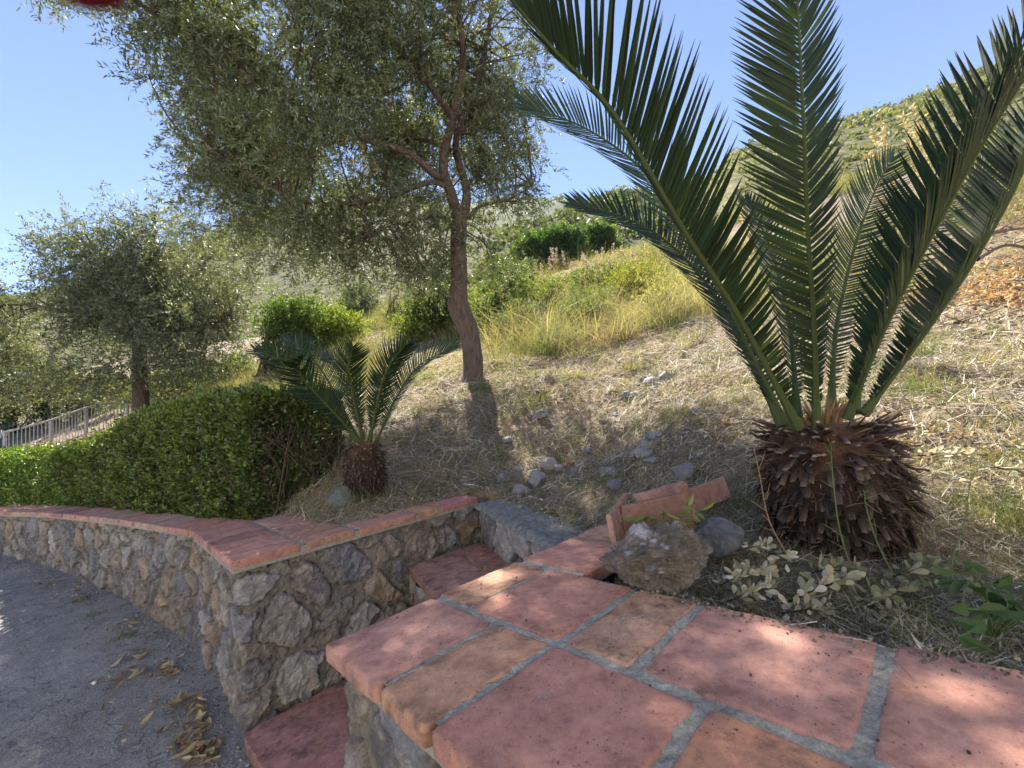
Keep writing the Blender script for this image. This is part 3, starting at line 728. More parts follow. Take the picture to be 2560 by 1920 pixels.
# ------------------------------------------------------------------ the olive in front
def olive():
    rg = np.random.default_rng(21)
    base = at(1020, 818, 5.0); base[2] -= .03
    r = thing('olive_tree', 'tall olive tree with curved bare trunk and broad grey green crown leaning over the slope', 'tree', base)
    wood = MB()
    tp = [at(1020, 830, 5), at(1022, 780, 5), at(1012, 715, 5), at(990, 660, 5), at(992, 600, 5), at(990, 540, 5), at(992, 480, 4.98)]
    rad = np.interp(np.linspace(0, 1, 40), [0, .06, .3, .5, .55, .62, 1], [.155, .125, .115, .135, .125, .100, .095])
    tube(wood, smooth_path(tp, 40), rad, 22, rough=.10, seed=3)
    nodes = []
    def limb(pts, r0, r1):
        P = smooth_path([at(*p) for p in pts], 26); tube(wood, P, np.linspace(r0, r1, 26), 10, rough=.13, seed=len(nodes)); nodes.extend(P[6:])
    limb([(992, 485, 4.98), (975, 420, 4.9), (958, 370, 4.85), (962, 320, 4.8), (985, 230, 4.75), (1000, 130, 4.7), (985, 0, 4.6), (930, -200, 4.5)], .075, .025)
    limb([(995, 485, 4.98), (1008, 430, 5.0), (1003, 390, 5.05), (985, 300, 5.1), (1030, 180, 5.1), (1060, 40, 5.1), (1090, -150, 5)], .065, .02)
    limb([(958, 385, 4.85), (935, 375, 4.7), (880, 330, 4.5), (760, 290, 4.25), (600, 200, 4.0), (450, 90, 3.7), (330, 30, 3.5)], .05, .012)
    limb([(962, 400, 4.85), (920, 395, 4.7), (820, 430, 4.5), (680, 440, 4.3), (560, 390, 4.15), (470, 330, 4.0), (400, 300, 3.95)], .035, .008)
    limb([(1012, 470, 5), (1030, 450, 5.05), (1055, 440, 5.1), (1100, 430, 5.15), (1150, 400, 5.2)], .028, .008)
    limb([(985, 260, 4.8), (900, 150, 4.4), (780, 30, 4.0), (600, -80, 3.6), (430, -120, 3.3)], .04, .012)
    limb([(985, 330, 4.9), (900, 300, 5.2), (760, 300, 5.5), (640, 330, 5.6), (540, 360, 5.5)], .035, .008)
    limb([(990, 520, 5), (960, 470, 4.9), (880, 480, 4.7), (800, 500, 4.5)], .025, .007)
    cr = MB()
    ells = [(880, 110, 4.6, 1.25, 1.2, 1.2), (640, 140, 4.0, 1.0, .85, .9), (420, 40, 3.6, .78, .50, .8), (700, 370, 4.2, .85, .62, .8), (470, 330, 4.0, .42, .30, .5), (850, 470, 4.5, .8, .50, .7),
            (1060, 330, 5.0, .60, .85, .7), (620, 520, 4.4, .42, .30, .4), (700, 500, 4.5, .5, .36, .45), (880, 560, 4.8, .35, .28, .4), (1065, 560, 5.3, .22, .46, .3), (480, 200, 3.85, .55, .42, .6), (780, 560, 4.6, .42, .22, .4), (930, 600, 5.0, .2, .2, .3), (1150, 130, 5.0, .28, .9, .5),
            (760, -260, 4.3, 1.6, .8, 1.4), (330, -130, 3.3, .8, .5, .9), (-60, -260, 3.6, 1.1, .5, 1.0), (520, 230, 5.2, .8, .55, .8), (430, 140, 5.0, .7, .5, .7), (560, 60, 5.2, .9, .5, .8), (540, 340, 5.3, .7, .45, .6), (470, 270, 5.3, .6, .5, .6), (960, 230, 5.9, 1.2, .8, .8), (1080, 170, 5.9, .7, .9, .7), (780, 300, 5.7, 1.1, .8, .8), (900, 400, 5.6, .7, .5, .6), (1090, 430, 5.7, .4, .5, .5), (520, 420, 5.4, .5, .36, .6), (570, 330, 6.2, .7, .5, .6), (1000, 400, 6.4, .7, .55, .6), (930, 330, 6.5, .9, .6, .6), (1085, 330, 6.3, .55, .6, .5), (500, -420, 3.4, 1.2, .4, .9)]
    cl = ell_points(ells, rg, 27)
    # clumps added to the crown toward the sun to keep the near road in shade
    for (px_, py_) in ((20, 1420), (30, 1560), (0, 1300)):
        g = onz(px_, py_, .40)
        for t_ in (5.2, 6.2, 7.2):
            c_ = g + np.array(sd) * t_; k_ = 16; cl = np.concatenate([cl, np.c_[c_ + rg.normal(0, .30, (k_, 3)), np.tile(c_, (k_, 1))]])
    cl = cl[(fbm(cl[:, :3] * 1.5, 2, 15) > .42) | (rg.random(len(cl)) < .15)]
    twigs(cr, cl, rg, 18, .25, 18, .056, .0135, [(.11, .14, .075), (.135, .16, .095), (.085, .11, .055), (.18, .20, .15), (.11, .125, .055)], .12, .12, .34, True, wood)
    # a few yellowed leaves
    k = 40; p = at(790, 345, 3.75) + rg.normal(0, .12, (k, 3)); leaves(cr, p, unit(rg.normal(0, 1, (k, 3))), .05, .013, (.55, .28, .03), rg=rg, simple=True)
    limbs(wood, nodes, cl, rg, .018, .8)
    t = wood.build('trunk', M_BARK, r, True); c = cr.build('crown', M_OLIVE, r)
    settle(r, t, c)
olive()

def back_tree():
    rg = np.random.default_rng(22)
    base = at(305, 858, 10.0); base[2] = gz1(base[0], base[1]) - .1
    r = thing('olive_tree', 'wide bushy olive tree behind the metal railing, its crown almost down to the rail', 'tree', base)
    wood = MB(); nodes = []
    def limb(pts, r0, r1):
        P = smooth_path([at(*p) for p in pts], 18); tube(wood, P, np.linspace(r0, r1, 18), 9, rough=.12, seed=len(nodes)); nodes.extend(P[5:])
    P0 = [base, at(302, 800, 10), at(300, 740, 10), at(290, 700, 10)]
    tube(wood, smooth_path(P0, 14), np.linspace(.17, .12, 14), 12, rough=.1)
    nodes.append(P0[-1])
    limb([(292, 705, 10), (270, 640, 9.9), (230, 560, 9.8), (180, 520, 9.7)], .09, .02)
    limb([(295, 705, 10), (310, 620, 10), (330, 520, 10), (335, 460, 10)], .09, .02)
    limb([(300, 720, 10), (350, 660, 10.1), (420, 590, 10.2), (470, 540, 10.3)], .08, .02)
    limb([(298, 730, 10), (200, 690, 9.8), (80, 660, 9.6), (-40, 660, 9.4)], .07, .02)
    limb([(300, 730, 10), (400, 710, 10), (500, 690, 10.1)], .06, .02)
    ells = [(330, 570, 10, 1.6, 1.0, 1.2), (230, 590, 9.8, 1.4, .9, 1.2), (110, 650, 9.6, 1.0, .75, 1.0), (440, 620, 10.1, 1.2, 1.0, 1.1), (310, 690, 9.9, 2.4, .65, 1.5), (60, 730, 9.6, 1.3, .6, 1.0), (300, 790, 9.8, 2.4, .36, 1.4), (330, 480, 10, .6, .5, .6),
            (180, 540, 9.7, .6, .45, .6), (80, 850, 9.9, 1.2, .3, .8), (230, 835, 10.2, 1.4, .3, .8), (420, 800, 10.4, 1.3, .4, .8), (-30, 830, 9.6, 1.0, .6, .8), (430, 530, 10.1, .6, .4, .6), (-80, 700, 9.4, 1.1, .8, 1.0), (520, 720, 10.2, .5, .7, .6), (100, 800, 9.6, 1.4, .3, 1), (500, 580, 10.2, .4, .5, .5)]
    cl = ell_points(ells, rg, 22); cl = cl[(fbm(cl[:, :3] * .8, 2, 19) > .45) | (rg.random(len(cl)) < .12)]
    cr = MB()
    twigs(cr, cl, rg, 11, .38, 13, .085, .024, [(.115, .14, .09), (.145, .165, .11), (.085, .105, .065), (.20, .215, .165), (.14, .15, .075)], .22, -.10, .34, True)
    limbs(wood, nodes, cl, rg, .03, .7)
    t = wood.build('trunk', M_BARK, r, True); c = cr.build('crown', M_OLIVE, r); settle(r, t, c)
back_tree()

# ------------------------------------------------------------------ bushes behind
def bush(name, label, cat, ells, cols, n_m3, leaf, nt, seed, stem_px=None, mat=None, droop=-.2, group=None, nl=9, spread=.12, lr=.2):
    rg = np.random.default_rng(seed)
    e0 = np.array([at(*e[:3]) for e in ells]); low = e0[np.argmin([p[2] - e[4] for p, e in zip(e0, ells)])]
    c = at(*stem_px) if stem_px is not None else low
    base = np.array((c[0], c[1], gz1(c[0], c[1])))
    r = thing(name, label, cat, base, group)
    cl = ell_points(ells, rg, n_m3, 14); cr = MB(); wood = MB()
    twigs(cr, cl, rg, int(nt * 1.7), lr, nl + 2, leaf[0] * 1.1, leaf[1] * 1.15, cols, spread, droop, .28, True)
    ks = rg.choice(len(cl), min(len(cl), 26), replace=False)
    for k in ks:
        a = base + rg.normal(0, .08, 3) * (1, 1, 0); b_ = cl[k, :3]
        tube(wood, smooth_path([a, (a + b_) / 2 + rg.normal(0, .08, 3), b_], 7), np.linspace(.03, .006, 7), 5, rough=.15)
    s_ = wood.build('stems', M_TWIG, r, True); f_ = cr.build('foliage', mat or M_LEAF, r); settle(r, s_, f_)
G_BRIGHT = [(.14, .18, .04), (.18, .22, .05), (.10, .14, .035), (.23, .24, .07)]
G_MID = [(.075, .115, .035), (.095, .14, .04), (.06, .09, .03), (.12, .16, .05)]
G_DARK = [(.04, .065, .025), (.055, .085, .03), (.03, .05, .02)]
G_GREY = [(.10, .12, .085), (.13, .15, .11), (.08, .10, .065)]
G_PINE = [(.055, .10, .03), (.08, .13, .04), (.04, .075, .025)]
G_YEL = [(.22, .22, .04), (.26, .22, .05), (.17, .19, .04), (.30, .20, .06)]
bush('mastic_bush', 'dark green mastic bush with a bare stem left of the yellow green bush', 'bush', [(620, 720, 9, .55, .75, .5), (600, 680, 9, .35, .4, .4), (660, 700, 9.1, .4, .55, .4)], G_MID, 120, (.05, .022), 7, 31, (578, 815, 9))
bush('mastic_bush', 'bright yellow green rounded bush behind the small cycad', 'bush', [(725, 720, 10, .6, .45, .6), (700, 690, 10, .35, .3, .4), (765, 735, 10, .35, .3, .4), (720, 770, 10, .6, .3, .5)], G_BRIGHT, 130, (.05, .024), 7, 32)
bush('grey_shrub', 'soft grey green shrub on the rise behind the yellow green bush', 'bush', [(775, 650, 14, .7, .65, .7), (740, 680, 14, .5, .4, .5), (820, 690, 14, .5, .4, .5)], G_GREY, 60, (.06, .02), 7, 33)
bush('dry_shrub', 'thin dry grey brown shrub between the grey shrub and the olive trunk', 'bush', [(845, 690, 12, .4, .6, .4), (860, 640, 12, .3, .4, .3)], [(.22, .19, .12), (.17, .15, .10), (.20, .20, .10)], 90, (.06, .008), 6, 34)
bush('dark_bush', 'low dark green bush directly left of the olive trunk', 'bush', [(930, 680, 9.5, .55, .55, .5), (965, 640, 9.5, .35, .5, .4), (900, 700, 9.4, .3, .3, .35)], G_DARK + G_MID, 110, (.05, .024), 7, 35)
bush('leafy_bush', 'light green leafy sprouts at the foot of the dark bush', 'bush', [(885, 705, 8.9, .16, .22, .2), (905, 725, 8.9, .18, .14, .2)], G_BRIGHT, 400, (.05, .026), 6, 36)
bush('dark_bush', 'dense green bush directly right of the olive trunk', 'bush', [(1060, 660, 8.8, .38, .5, .4), (1045, 710, 8.6, .32, .3, .35), (1090, 610, 9, .35, .4, .4)], G_MID, 120, (.05, .022), 7, 37)
bush('yellow_shrub', 'yellow and orange tinged shrub on top of the grassy bank', 'bush', [(1365, 595, 8.6, .4, .28, .4), (1340, 620, 8.5, .4, .22, .4), (1400, 610, 8.6, .32, .25, .4)], G_YEL + G_BRIGHT, 150, (.04, .014), 8, 38)
bush('green_shrub', 'fresh green shrub in the tall grass below the pines', 'bush', [(1150, 640, 8.6, .4, .25, .35), (1200, 635, 8.6, .3, .2, .3)], G_BRIGHT + G_MID, 120, (.045, .016), 7, 39)
bush('herb_bush', 'grey green wispy bush in the tall grass just right of the olive trunk', 'bush', [(1110, 700, 7.4, .30, .26, .3), (1140, 680, 7.5, .25, .24, .25)], G_GREY + [(.20, .20, .09)], 170, (.045, .010), 7, 51)
bush('herb_bush', 'olive green wispy bush in the middle of the tall grass', 'bush', [(1255, 670, 7.2, .34, .28, .3), (1290, 650, 7.3, .28, .26, .25)], G_GREY + G_MID + [(.24, .23, .10)], 170, (.045, .010), 7, 52)
bush('herb_bush', 'straw tinged wispy bush below the yellow orange shrub', 'bush', [(1400, 660, 6.9, .30, .26, .3), (1440, 640, 7.0, .30, .28, .25)], [(.26, .25, .11), (.20, .21, .09), (.32, .28, .15)], 170, (.05, .010), 7, 53)
bush('green_shrub', 'dark green shrub on the crest of the bank under the smaller pine', 'bush', [(1265, 615, 10, .5, .3, .4), (1320, 600, 10, .4, .28, .4)], G_MID + G_DARK, 110, (.05, .018), 7, 54)
bush('green_shrub', 'mid green shrub between the olive trunk and the larger pine', 'bush', [(1100, 620, 11, .5, .4, .4), (1130, 600, 11, .4, .35, .4)], G_MID, 100, (.05, .02), 7, 55)
bush('stone_pine', 'larger round dark green pine on the skyline of the bank', 'tree', [(1170, 545, 26, 1.4, .9, 1.4), (1215, 525, 26, 1.3, .75, 1.2), (1150, 575, 26, 1.1, .6, 1.1), (1235, 570, 26, 1.2, .6, 1.1), (1190, 590, 26, 1.6, .5, 1.2)], G_PINE, 16, (.24, .05), 12, 40, nl=8, spread=.20, lr=.34)
bush('stone_pine', 'smaller round dark green pine behind the larger pine', 'tree', [(1290, 520, 29, 1.2, .8, 1.2), (1310, 555, 29, 1.1, .7, 1.1), (1275, 560, 29, 1.0, .8, 1.0)], G_PINE, 16, (.24, .05), 12, 41, nl=8, spread=.20, lr=.34)
bush('green_tree', 'bushy green tree low behind the railing at the left edge', 'tree', [(30, 850, 13, 1.6, .9, 1.4), (120, 850, 13.5, 1.3, .7, 1.2), (-60, 800, 13, 1.3, 1.2, 1.2), (200, 860, 13.5, 1.2, .5, 1)], G_MID + G_GREY, 14, (.09, .04), 9, 42)
bush('green_tree', 'dark wispy tree top peeping over the hill at the far left edge', 'tree', [(-12, 640, 40, 1.0, .8, 1.0), (-60, 660, 40, 2.2, 1.6, 2.0)], G_DARK, 10, (.2, .06), 9, 43, nl=7, spread=.3, lr=.4)
bush('green_shrub', 'sunlit green undergrowth behind the iron fence under the wide olive', 'bush', [(420, 830, 12, 1.1, .4, .8), (520, 810, 11.5, .8, .5, .8), (330, 845, 12, .9, .35, .8)], G_MID + G_BRIGHT, 40, (.06, .028), 8, 44)

# ------------------------------------------------------------------ box hedge
def hedge():
    rg = np.random.default_rng(51)
    def seg(label, front, back_off, zb, topz, n, cols, end_sparse, seed, leaf=(.032, .020)):
        F0 = np.array(front); r = thing('box_hedge', label, 'hedge', (*F0[len(F0) // 2], zb), 'clipped box hedges behind the wall')
        fo = MB(); wood = MB()
        L = np.concatenate([[0], np.cumsum(np.linalg.norm(np.diff(F0, axis=0), axis=1))])
        B0 = F0 + np.array(back_off)
        def P(s, d, h):
            f = np.stack([np.interp(s, L, F0[:, i]) for i in range(2)], 1); b = np.stack([np.interp(s, L, B0[:, i]) for i in range(2)], 1)
            zt = np.interp(s, L, topz); xy = f + (b - f) * d[:, None]
            return np.c_[xy, zb + (zt - zb) * h]
        def emit(s, d, h, nrm, k=1.):
            p = P(s, d, h); bulge = (fbm(p * 3.2, 3, seed) - .5) * .13 + (fbm(p * 9, 2, seed + 1) - .5) * .10
            out = unit(np.broadcast_to(nrm, p.shape) + rg.normal(0, .55, p.shape)); p = p + np.broadcast_to(nrm, p.shape) * (bulge - np.abs(rg.normal(0, .05, len(p))))[:, None]
            D = unit(out + np.array((0, 0, .45)) + rg.normal(0, .4, p.shape))
            young = np.clip((h - .72) * 2.2, 0, 1)[:, None] * rg.random((len(p), 1))
            c = pick(cols, len(p), rg, .4) * (.35 + 1.3 * fbm(p * 5.5, 4, seed + 20, .6))[:, None]; c = c * (1 - young) + np.array((.20, .25, .045)) * young
            leaves(fo, p, D, leaf[0] * rg.uniform(.7, 1.25, len(p)) * k, leaf[1] * rg.uniform(.8, 1.2, len(p)) * k, c, .2, rg)
        fn = np.r_[unit(-np.array(back_off)), 0.]
        tn = np.r_[unit(F0[0] - F0[1]), 0.]
        # three surfaces plus sparse leaves through the inside
        k = int(n * .56); s = L[-1] * rg.random(k) ** 1.2; hh_ = rg.random(k) ** .9; ok_ = (fbm(np.c_[s * 5, hh_ * 4, s * 0], 3, seed + 7) > .34) | (rg.random(k) < .3); s, hh_ = s[ok_], hh_[ok_]; emit(s, rg.random(len(s)) * .06, hh_, fn)
        k = int(n * .22); s = L[-1] * rg.random(k) ** 1.2; emit(s, rg.random(k), .98 + .04 * rg.random(k), np.array((0, 0, 1.)))
        k = int(n * (.20 if end_sparse else .02)); h = 1 - rg.random(k) ** 1.5; emit(rg.random(k) * .05, rg.random(k) ** 1.4, h, tn)
        k = int(n * .13); emit(L[-1] * rg.random(k), .1 + .85 * rg.random(k), rg.random(k), np.array((0, 0, .2)))
        # young shoots standing proud of the clipped faces
        for i in range(420):
            top_ = rg.random() < .55; s0 = np.array([L[-1] * rg.random() ** 1.2])
            q = P(s0, np.array([rg.random() if top_ else 0.]), np.array([1. if top_ else rg.random()]))[0]
            D = unit((np.array((0, 0, 1.)) if top_ else fn + (0, 0, .8)) + rg.normal(0, .3, 3)); ln = rg.uniform(.03, .09); m_ = 9
            f = np.linspace(.1, 1, m_); leaves(fo, q + D * ln * f[:, None], unit(D * .7 + rg.normal(0, .6, (m_, 3))), leaf[0] * rg.uniform(.6, 1.05, m_), leaf[1] * .9, pick([(.12, .16, .04), (.17, .21, .055), (.09, .13, .035)], m_, rg, .25), .2, rg)
        for i in range(130):
            s0 = np.array([L[-1] * rg.random() ** 3.2]); d0 = np.array([.15 + .75 * rg.random()])
            a = P(s0, d0, np.array([0.]))[0]; a[2] -= .03
            b = P(np.clip(s0 + rg.normal(0, .22), 0, L[-1]), np.clip(d0 + rg.normal(0, .4), .03, 1), np.array([.45 + .5 * rg.random()]))[0]
            m = (a + b) / 2 + rg.normal(0, .05, 3)
            pp = smooth_path([a, m, b], 8); tube(wood, pp, np.linspace(.0055, .002, 8), 5, rough=.1)
            for q in range(5):
                j = rg.integers(2, 7); e = pp[j] + rg.normal(0, .10, 3) + (0, 0, .08); tube(wood, [pp[j], (pp[j] + e) / 2 + rg.normal(0, .01, 3), e], [.003, .0025, .0015], 4)
        a = fo.build('foliage', M_HEDGE, r); b = wood.build('stems', M_TWIG, r, True); settle(r, a, b)
    cols = [(.07, .105, .034), (.09, .13, .038), (.052, .08, .027), (.135, .175, .055), (.10, .12, .05), (.16, .15, .075), (.05, .075, .025)]
    fr = [(-1.70, 2.66), (-2.1, 2.84), (-2.6, 3.14), (-3.15, 3.46), (-3.75, 3.83), (-4.35, 4.14)]
    tx = [0, 115, 140, 200, 300, 400, 490, 640]; ty = [992, 990, 972, 948, 890, 862, 856, 846]
    tz = []
    for (x, y) in fr:
        d = np.array((x, y, 1.6)) - EYE; px = (1280 + FPX * (d @ RT) / (d @ FW)) / KPX
        for _ in range(3):
            z = at(px, np.interp(px, tx, ty), y)[2]; d = np.array((x, y, z)) - EYE; px = (1280 + FPX * (d @ RT) / (d @ FW)) / KPX
        tz.append(z)
    seg('tall clipped box hedge with twiggy open end beside the small cycad', fr, (.38, .58), .97, tz, 62000, cols, True, 5)
    fr2 = [(-4.36, 4.16), (-5.3, 4.58), (-6.9, 5.15), (-8.5, 5.75)]
    seg('low flat topped box hedge at the left edge, half as high as its neighbour', fr2, (.3, .62), .99, [tz[-1] - .03, tz[-1] - .02, tz[-1] + .02, tz[-1] + .05], 26000, [(.06, .10, .025), (.075, .12, .03), (.09, .14, .035)], False, 6, (.032, .02))
hedge()

# ------------------------------------------------------------------ railing, fence and ramp at the left
def metal():
    rg = np.random.default_rng(61)
    a = at(-60, 1010, 9.6); p1 = at(10, 934, 9.8); p4 = at(275, 862, 11.6); e = at(345, 845, 12.2)
    # pale railing on a ramp
    r = thing('metal_railing', 'pale grey handrail with thin upright bars climbing the ramp behind the hedge', 'railing', at(100, 975, 10.4))
    T = np.array([p1, at(109, 908, 10.4), at(185, 881, 11.0), p4, e]); hgt = .74
    def bar(name, P, rad, seg=8, lab=None):
        mb = MB(); tube(mb, P, rad, seg); o = mb.build(name, M_PAINT, r, True); o.data.color_attributes['tint'].data.foreach_set('color', np.tile((.42, .43, .44, 1.), len(o.data.vertices)).astype(np.float32)); settle(r, o); return o
    bar('top_rail', np.concatenate([[a, p1 + (-.02, 0, 0)], T]), .026)
    bar('bottom_rail', T - np.array((0, 0, hgt - .06)), .018)
    for q in T[:-1]: bar('post', [q - (0, 0, hgt + .05), q], .03)
    n = 46; s = np.linspace(0, len(T) - 1.001, n)
    proto = None
    for k in s[1:]:
        i = int(k); q = T[i] + (T[i + 1] - T[i]) * (k - i)
        if proto is None:
            proto = bar('baluster', [q - (0, 0, hgt - .06), q], .0085, 6); q0 = q
        else:
            c = proto.copy(); COL.objects.link(c); c.parent = r; c.location = Vector(q - q0)
    # dark spiked fence behind it
    f = thing('iron_fence', 'dark spear topped iron fence standing behind the pale handrail', 'fence', at(150, 960, 12.4))
    Q = np.array([at(-60, 935, 11.6), at(10, 915, 12.0), at(150, 880, 12.6), at(268, 853, 13.2), at(345, 838, 13.8), at(420, 822, 14.4)]); hh = 1.0
    def fbar(name, P, rad, seg=6):
        mb = MB(); tube(mb, P, rad, seg, (.10, .10, .10)); o = mb.build(name, M_PAINT, f, True); settle(f, o); return o
    fbar('rail', Q - np.array((0, 0, .12)), .016); fbar('rail', Q - np.array((0, 0, .9)), .016)
    proto = None
    for k in np.linspace(0, len(Q) - 1.001, 76):
        i = int(k); q = Q[i] + (Q[i + 1] - Q[i]) * (k - i)
        if proto is None:
            proto = fbar('picket', [q - (0, 0, hh), q - (0, 0, .06), q - (0, 0, .045), q], [.009, .009, .022, .001]); q0 = q
        else:
            c = proto.copy(); COL.objects.link(c); c.parent = f; c.location = Vector(q - q0)
    # terracotta topped ramp edge
    B = np.array([at(40, 1000, 9.8), at(109, 972, 10.3), at(185, 945, 10.9), at(260, 915, 11.5)])
    mb = MB(); tube(mb, B, .001, 4)
    kerb = MB()
    for p, q in zip(B[:-1], B[1:]):
        d = unit(q - p); n = unit(np.cross(d, (0, 0, 1))); off = n * .2
        V = np.array([p - off, q - off, q + off, p + off]); W = V - np.array((0, 0, .35))
        kerb.add(np.concatenate([W, V]), [[4, 5, 6, 7], [0, 1, 5, 4], [1, 2, 6, 5], [2, 3, 7, 6], [3, 0, 4, 7]], (.45, .19, .15))
    o = kerb.build('ramp_wall', M_MORTAR); tag(o, 'low wall with pink terracotta top under the pale handrail', 'wall')
metal()

# ------------------------------------------------------------------ cycads
def frond(mb, pts, n, lmax, wid, seed, col, side_tilt=.35, r0=.011, axis=None, start=.10, brown=0, npt=44):
    rg = np.random.default_rng(seed)
    P = smooth_path([at(*p) for p in pts], npt); T = unit(np.gradient(P, axis=0))
    tube(mb, P, np.interp(np.linspace(0, 1, npt), [0, .08, .5, 1], [r0 * 1.9, r0, r0 * .7, r0 * .22]), 7, (.085, .11, .04), mi=1)
    seglen = np.concatenate([[0], np.cumsum(np.linalg.norm(np.diff(P, axis=0), axis=1))]); s = seglen / seglen[-1]
    q = np.linspace(start, .995, n)
    for sgn in (-1, 1):
        qq = np.clip(q + rg.normal(0, .0015, n), 0, 1)
        C = np.stack([np.interp(qq, s, P[:, i]) for i in range(3)], 1); t = unit(np.stack([np.interp(qq, s, T[:, i]) for i in range(3)], 1))
        up = np.array((0, 0, 1.)) if axis is None else np.array(axis, float)
        N = up - (t @ up)[:, None] * t; N = unit(N)
        S = np.cross(t, N) * sgn
        ang = np.interp(qq, [0, .3, .8, 1], [1.25, 1.05, .82, .35])[:, None] + rg.normal(0, .03, (n, 1))
        lat = unit(S * math.cos(side_tilt) + N * math.sin(side_tilt))
        D = unit(t * np.cos(ang) + lat * np.sin(ang))
        ln = lmax * np.interp(qq, [0, .05, .15, .3, .5, .75, .92, 1], [.07, .12, .27, .60, .92, 1, .76, .38]) * rg.uniform(.90, 1.05, n)
        D = unit(D + rg.normal(0, .018, (n, 3)))
        brk = rg.random(n) < .015; ln = np.where(brk, ln * rg.uniform(.35, .7, n), ln)
        wv = unit(t - (np.sum(t * D, 1)[:, None]) * D)          # width runs along the rachis
        bend = (N * .10 + t * .10) * (ln ** 1)[:, None]
        c = pick(col, n, rg, .3)
        yl = (rg.random(n) < .05)[:, None]; c = np.where(yl, c * 1.6 + np.array((.03, .025, .0)), c)
        if brown:
            k = rg.random(n) < brown; c[k] = np.array((.26, .14, .06))
        fr = [0, .12, .45, .75, 1.0]; wf = [.5, .95, 1, .7, .05]
        mid = np.cross(D, wv)
        rows = []
        for a, b in zip(fr, wf):
            pc = C + D * (ln * a)[:, None] + bend * a * a
            rows += [pc + wv * wid * .5 * b, pc - mid * wid * .12 * b, pc - wv * wid * .5 * b]
        V = np.stack(rows, 1).reshape(-1, 3); base = np.arange(n)[:, None] * 15
        F = np.concatenate([base + np.array([[3 * r + k, 3 * r + k + 1, 3 * r + k + 4, 3 * r + k + 3]]) for r in range(4) for k in range(2)])
        mb.add(V, F, np.repeat(c, 15, 0))
def cycad_trunk(r, cen, zb, zt, prof, nst, slen, seed, h0):
    """barrel of old leaf bases: dark core, cut stubs, needle-like scales"""
    rg = np.random.default_rng(seed)
    core = MB(); zs = np.linspace(0, 1, 30); th = np.linspace(0, 2 * np.pi, 60, endpoint=False)
    R = np.interp(zs, prof[0], prof[1])
    V = np.array([[cen[0] + R[i] * .90 * math.cos(t), cen[1] + R[i] * .90 * math.sin(t), zb + (zt - zb) * zs[i]] for i in range(30) for t in th])
    nv = fbm(V * 28, 4, seed); V[:, :2] += (V[:, :2] - cen[:2]) * ((nv - .5) * .35)[:, None]
    idx = np.arange(30 * 60).reshape(30, 60); nx = np.roll(idx, -1, 1)
    zz = np.repeat(zs, 60)[:, None]
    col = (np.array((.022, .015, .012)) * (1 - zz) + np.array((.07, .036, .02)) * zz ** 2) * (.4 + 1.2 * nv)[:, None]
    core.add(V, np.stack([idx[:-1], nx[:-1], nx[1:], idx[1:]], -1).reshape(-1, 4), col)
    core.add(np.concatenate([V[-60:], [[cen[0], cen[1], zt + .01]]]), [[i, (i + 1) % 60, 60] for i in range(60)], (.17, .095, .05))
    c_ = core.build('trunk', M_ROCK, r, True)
    st = MB()
    ga = 2.399963
    for i in range(nst):
        f = (i + .5) / nst; t = i * ga + rg.normal(0, .22); z = np.clip(f + rg.normal(0, .025), 0, 1)
        rr = np.interp(z, prof[0], prof[1]) * rg.uniform(.86, 1.0)
        o = np.array((math.cos(t), math.sin(t), 0)); p = np.array((cen[0], cen[1], zb + (zt - zb) * z)) + o * rr
        el = np.interp(z, [0, .25, .5, .75, .9, 1], [-1.35, -1.25, -1.1, -.75, -.05, .4]) + rg.normal(0, .2)
        d = unit(o * math.cos(el) + np.array((0, 0, math.sin(el))) + rg.normal(0, .10, 3))
        side = unit(np.cross(d, (0, 0, 1)) + rg.normal(0, .10, 3)); nn = np.cross(side, d)
        L = slen * rg.uniform(.45, 1.25) * np.interp(z, [0, .8, 1], [.9, 1.0, 1.35]); W = slen * rg.uniform(.30, .55); H = slen * rg.uniform(.09, .16)
        if rg.random() < .38: W *= rg.uniform(.15, .4); H *= .6; L *= rg.uniform(1.0, 1.5)
        curl = rg.normal(.0, .16)
        q = []
        tw = rg.normal(0, .35); side = unit(side * math.cos(tw) + nn * math.sin(tw)); nn = np.cross(side, d); ta = rg.uniform(.55, .95)
        for a, k in ((0, 1.2), (.5, 1.0), (1, ta)):
            cc = p + d * L * a + nn * L * a * a * curl
            q += [cc + side * W * .5 * k - nn * H * .2, cc + side * W * .22 * k + nn * H * .5, cc - side * W * .22 * k + nn * H * .5, cc - side * W * .5 * k - nn * H * .2, cc - nn * H * .5]
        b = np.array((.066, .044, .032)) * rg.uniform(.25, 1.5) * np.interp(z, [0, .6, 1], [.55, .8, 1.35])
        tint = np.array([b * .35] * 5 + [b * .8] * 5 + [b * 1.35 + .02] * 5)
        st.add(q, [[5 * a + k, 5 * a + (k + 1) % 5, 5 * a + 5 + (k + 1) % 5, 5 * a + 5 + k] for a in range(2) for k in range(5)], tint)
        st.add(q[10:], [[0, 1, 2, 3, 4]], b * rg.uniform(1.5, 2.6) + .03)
    # thin dead threads between the stubs
    k = int(nst * 2.2); z = rg.random(k); t = rg.random(k) * 6.283; rr = np.interp(z, prof[0], prof[1]) * .95
    o = np.c_[np.cos(t), np.sin(t), 0 * t]; p = np.c_[cen[0] + o[:, 0] * rr, cen[1] + o[:, 1] * rr, zb + (zt - zb) * z]
    D = unit(o + np.c_[0 * t, 0 * t, np.interp(z, [0, .5, 1], [-.6, -.2, .5])] + rg.normal(0, .5, (k, 3)))
    leaves(st, p, D, slen * rg.uniform(.4, 1.3, k), slen * .05, pick([(.13, .085, .055), (.06, .036, .026), (.20, .145, .10), (.09, .045, .022)], k, rg, .3), rg=rg, simple=True)
    s_ = st.build('leaf_bases', M_ROCK, r)
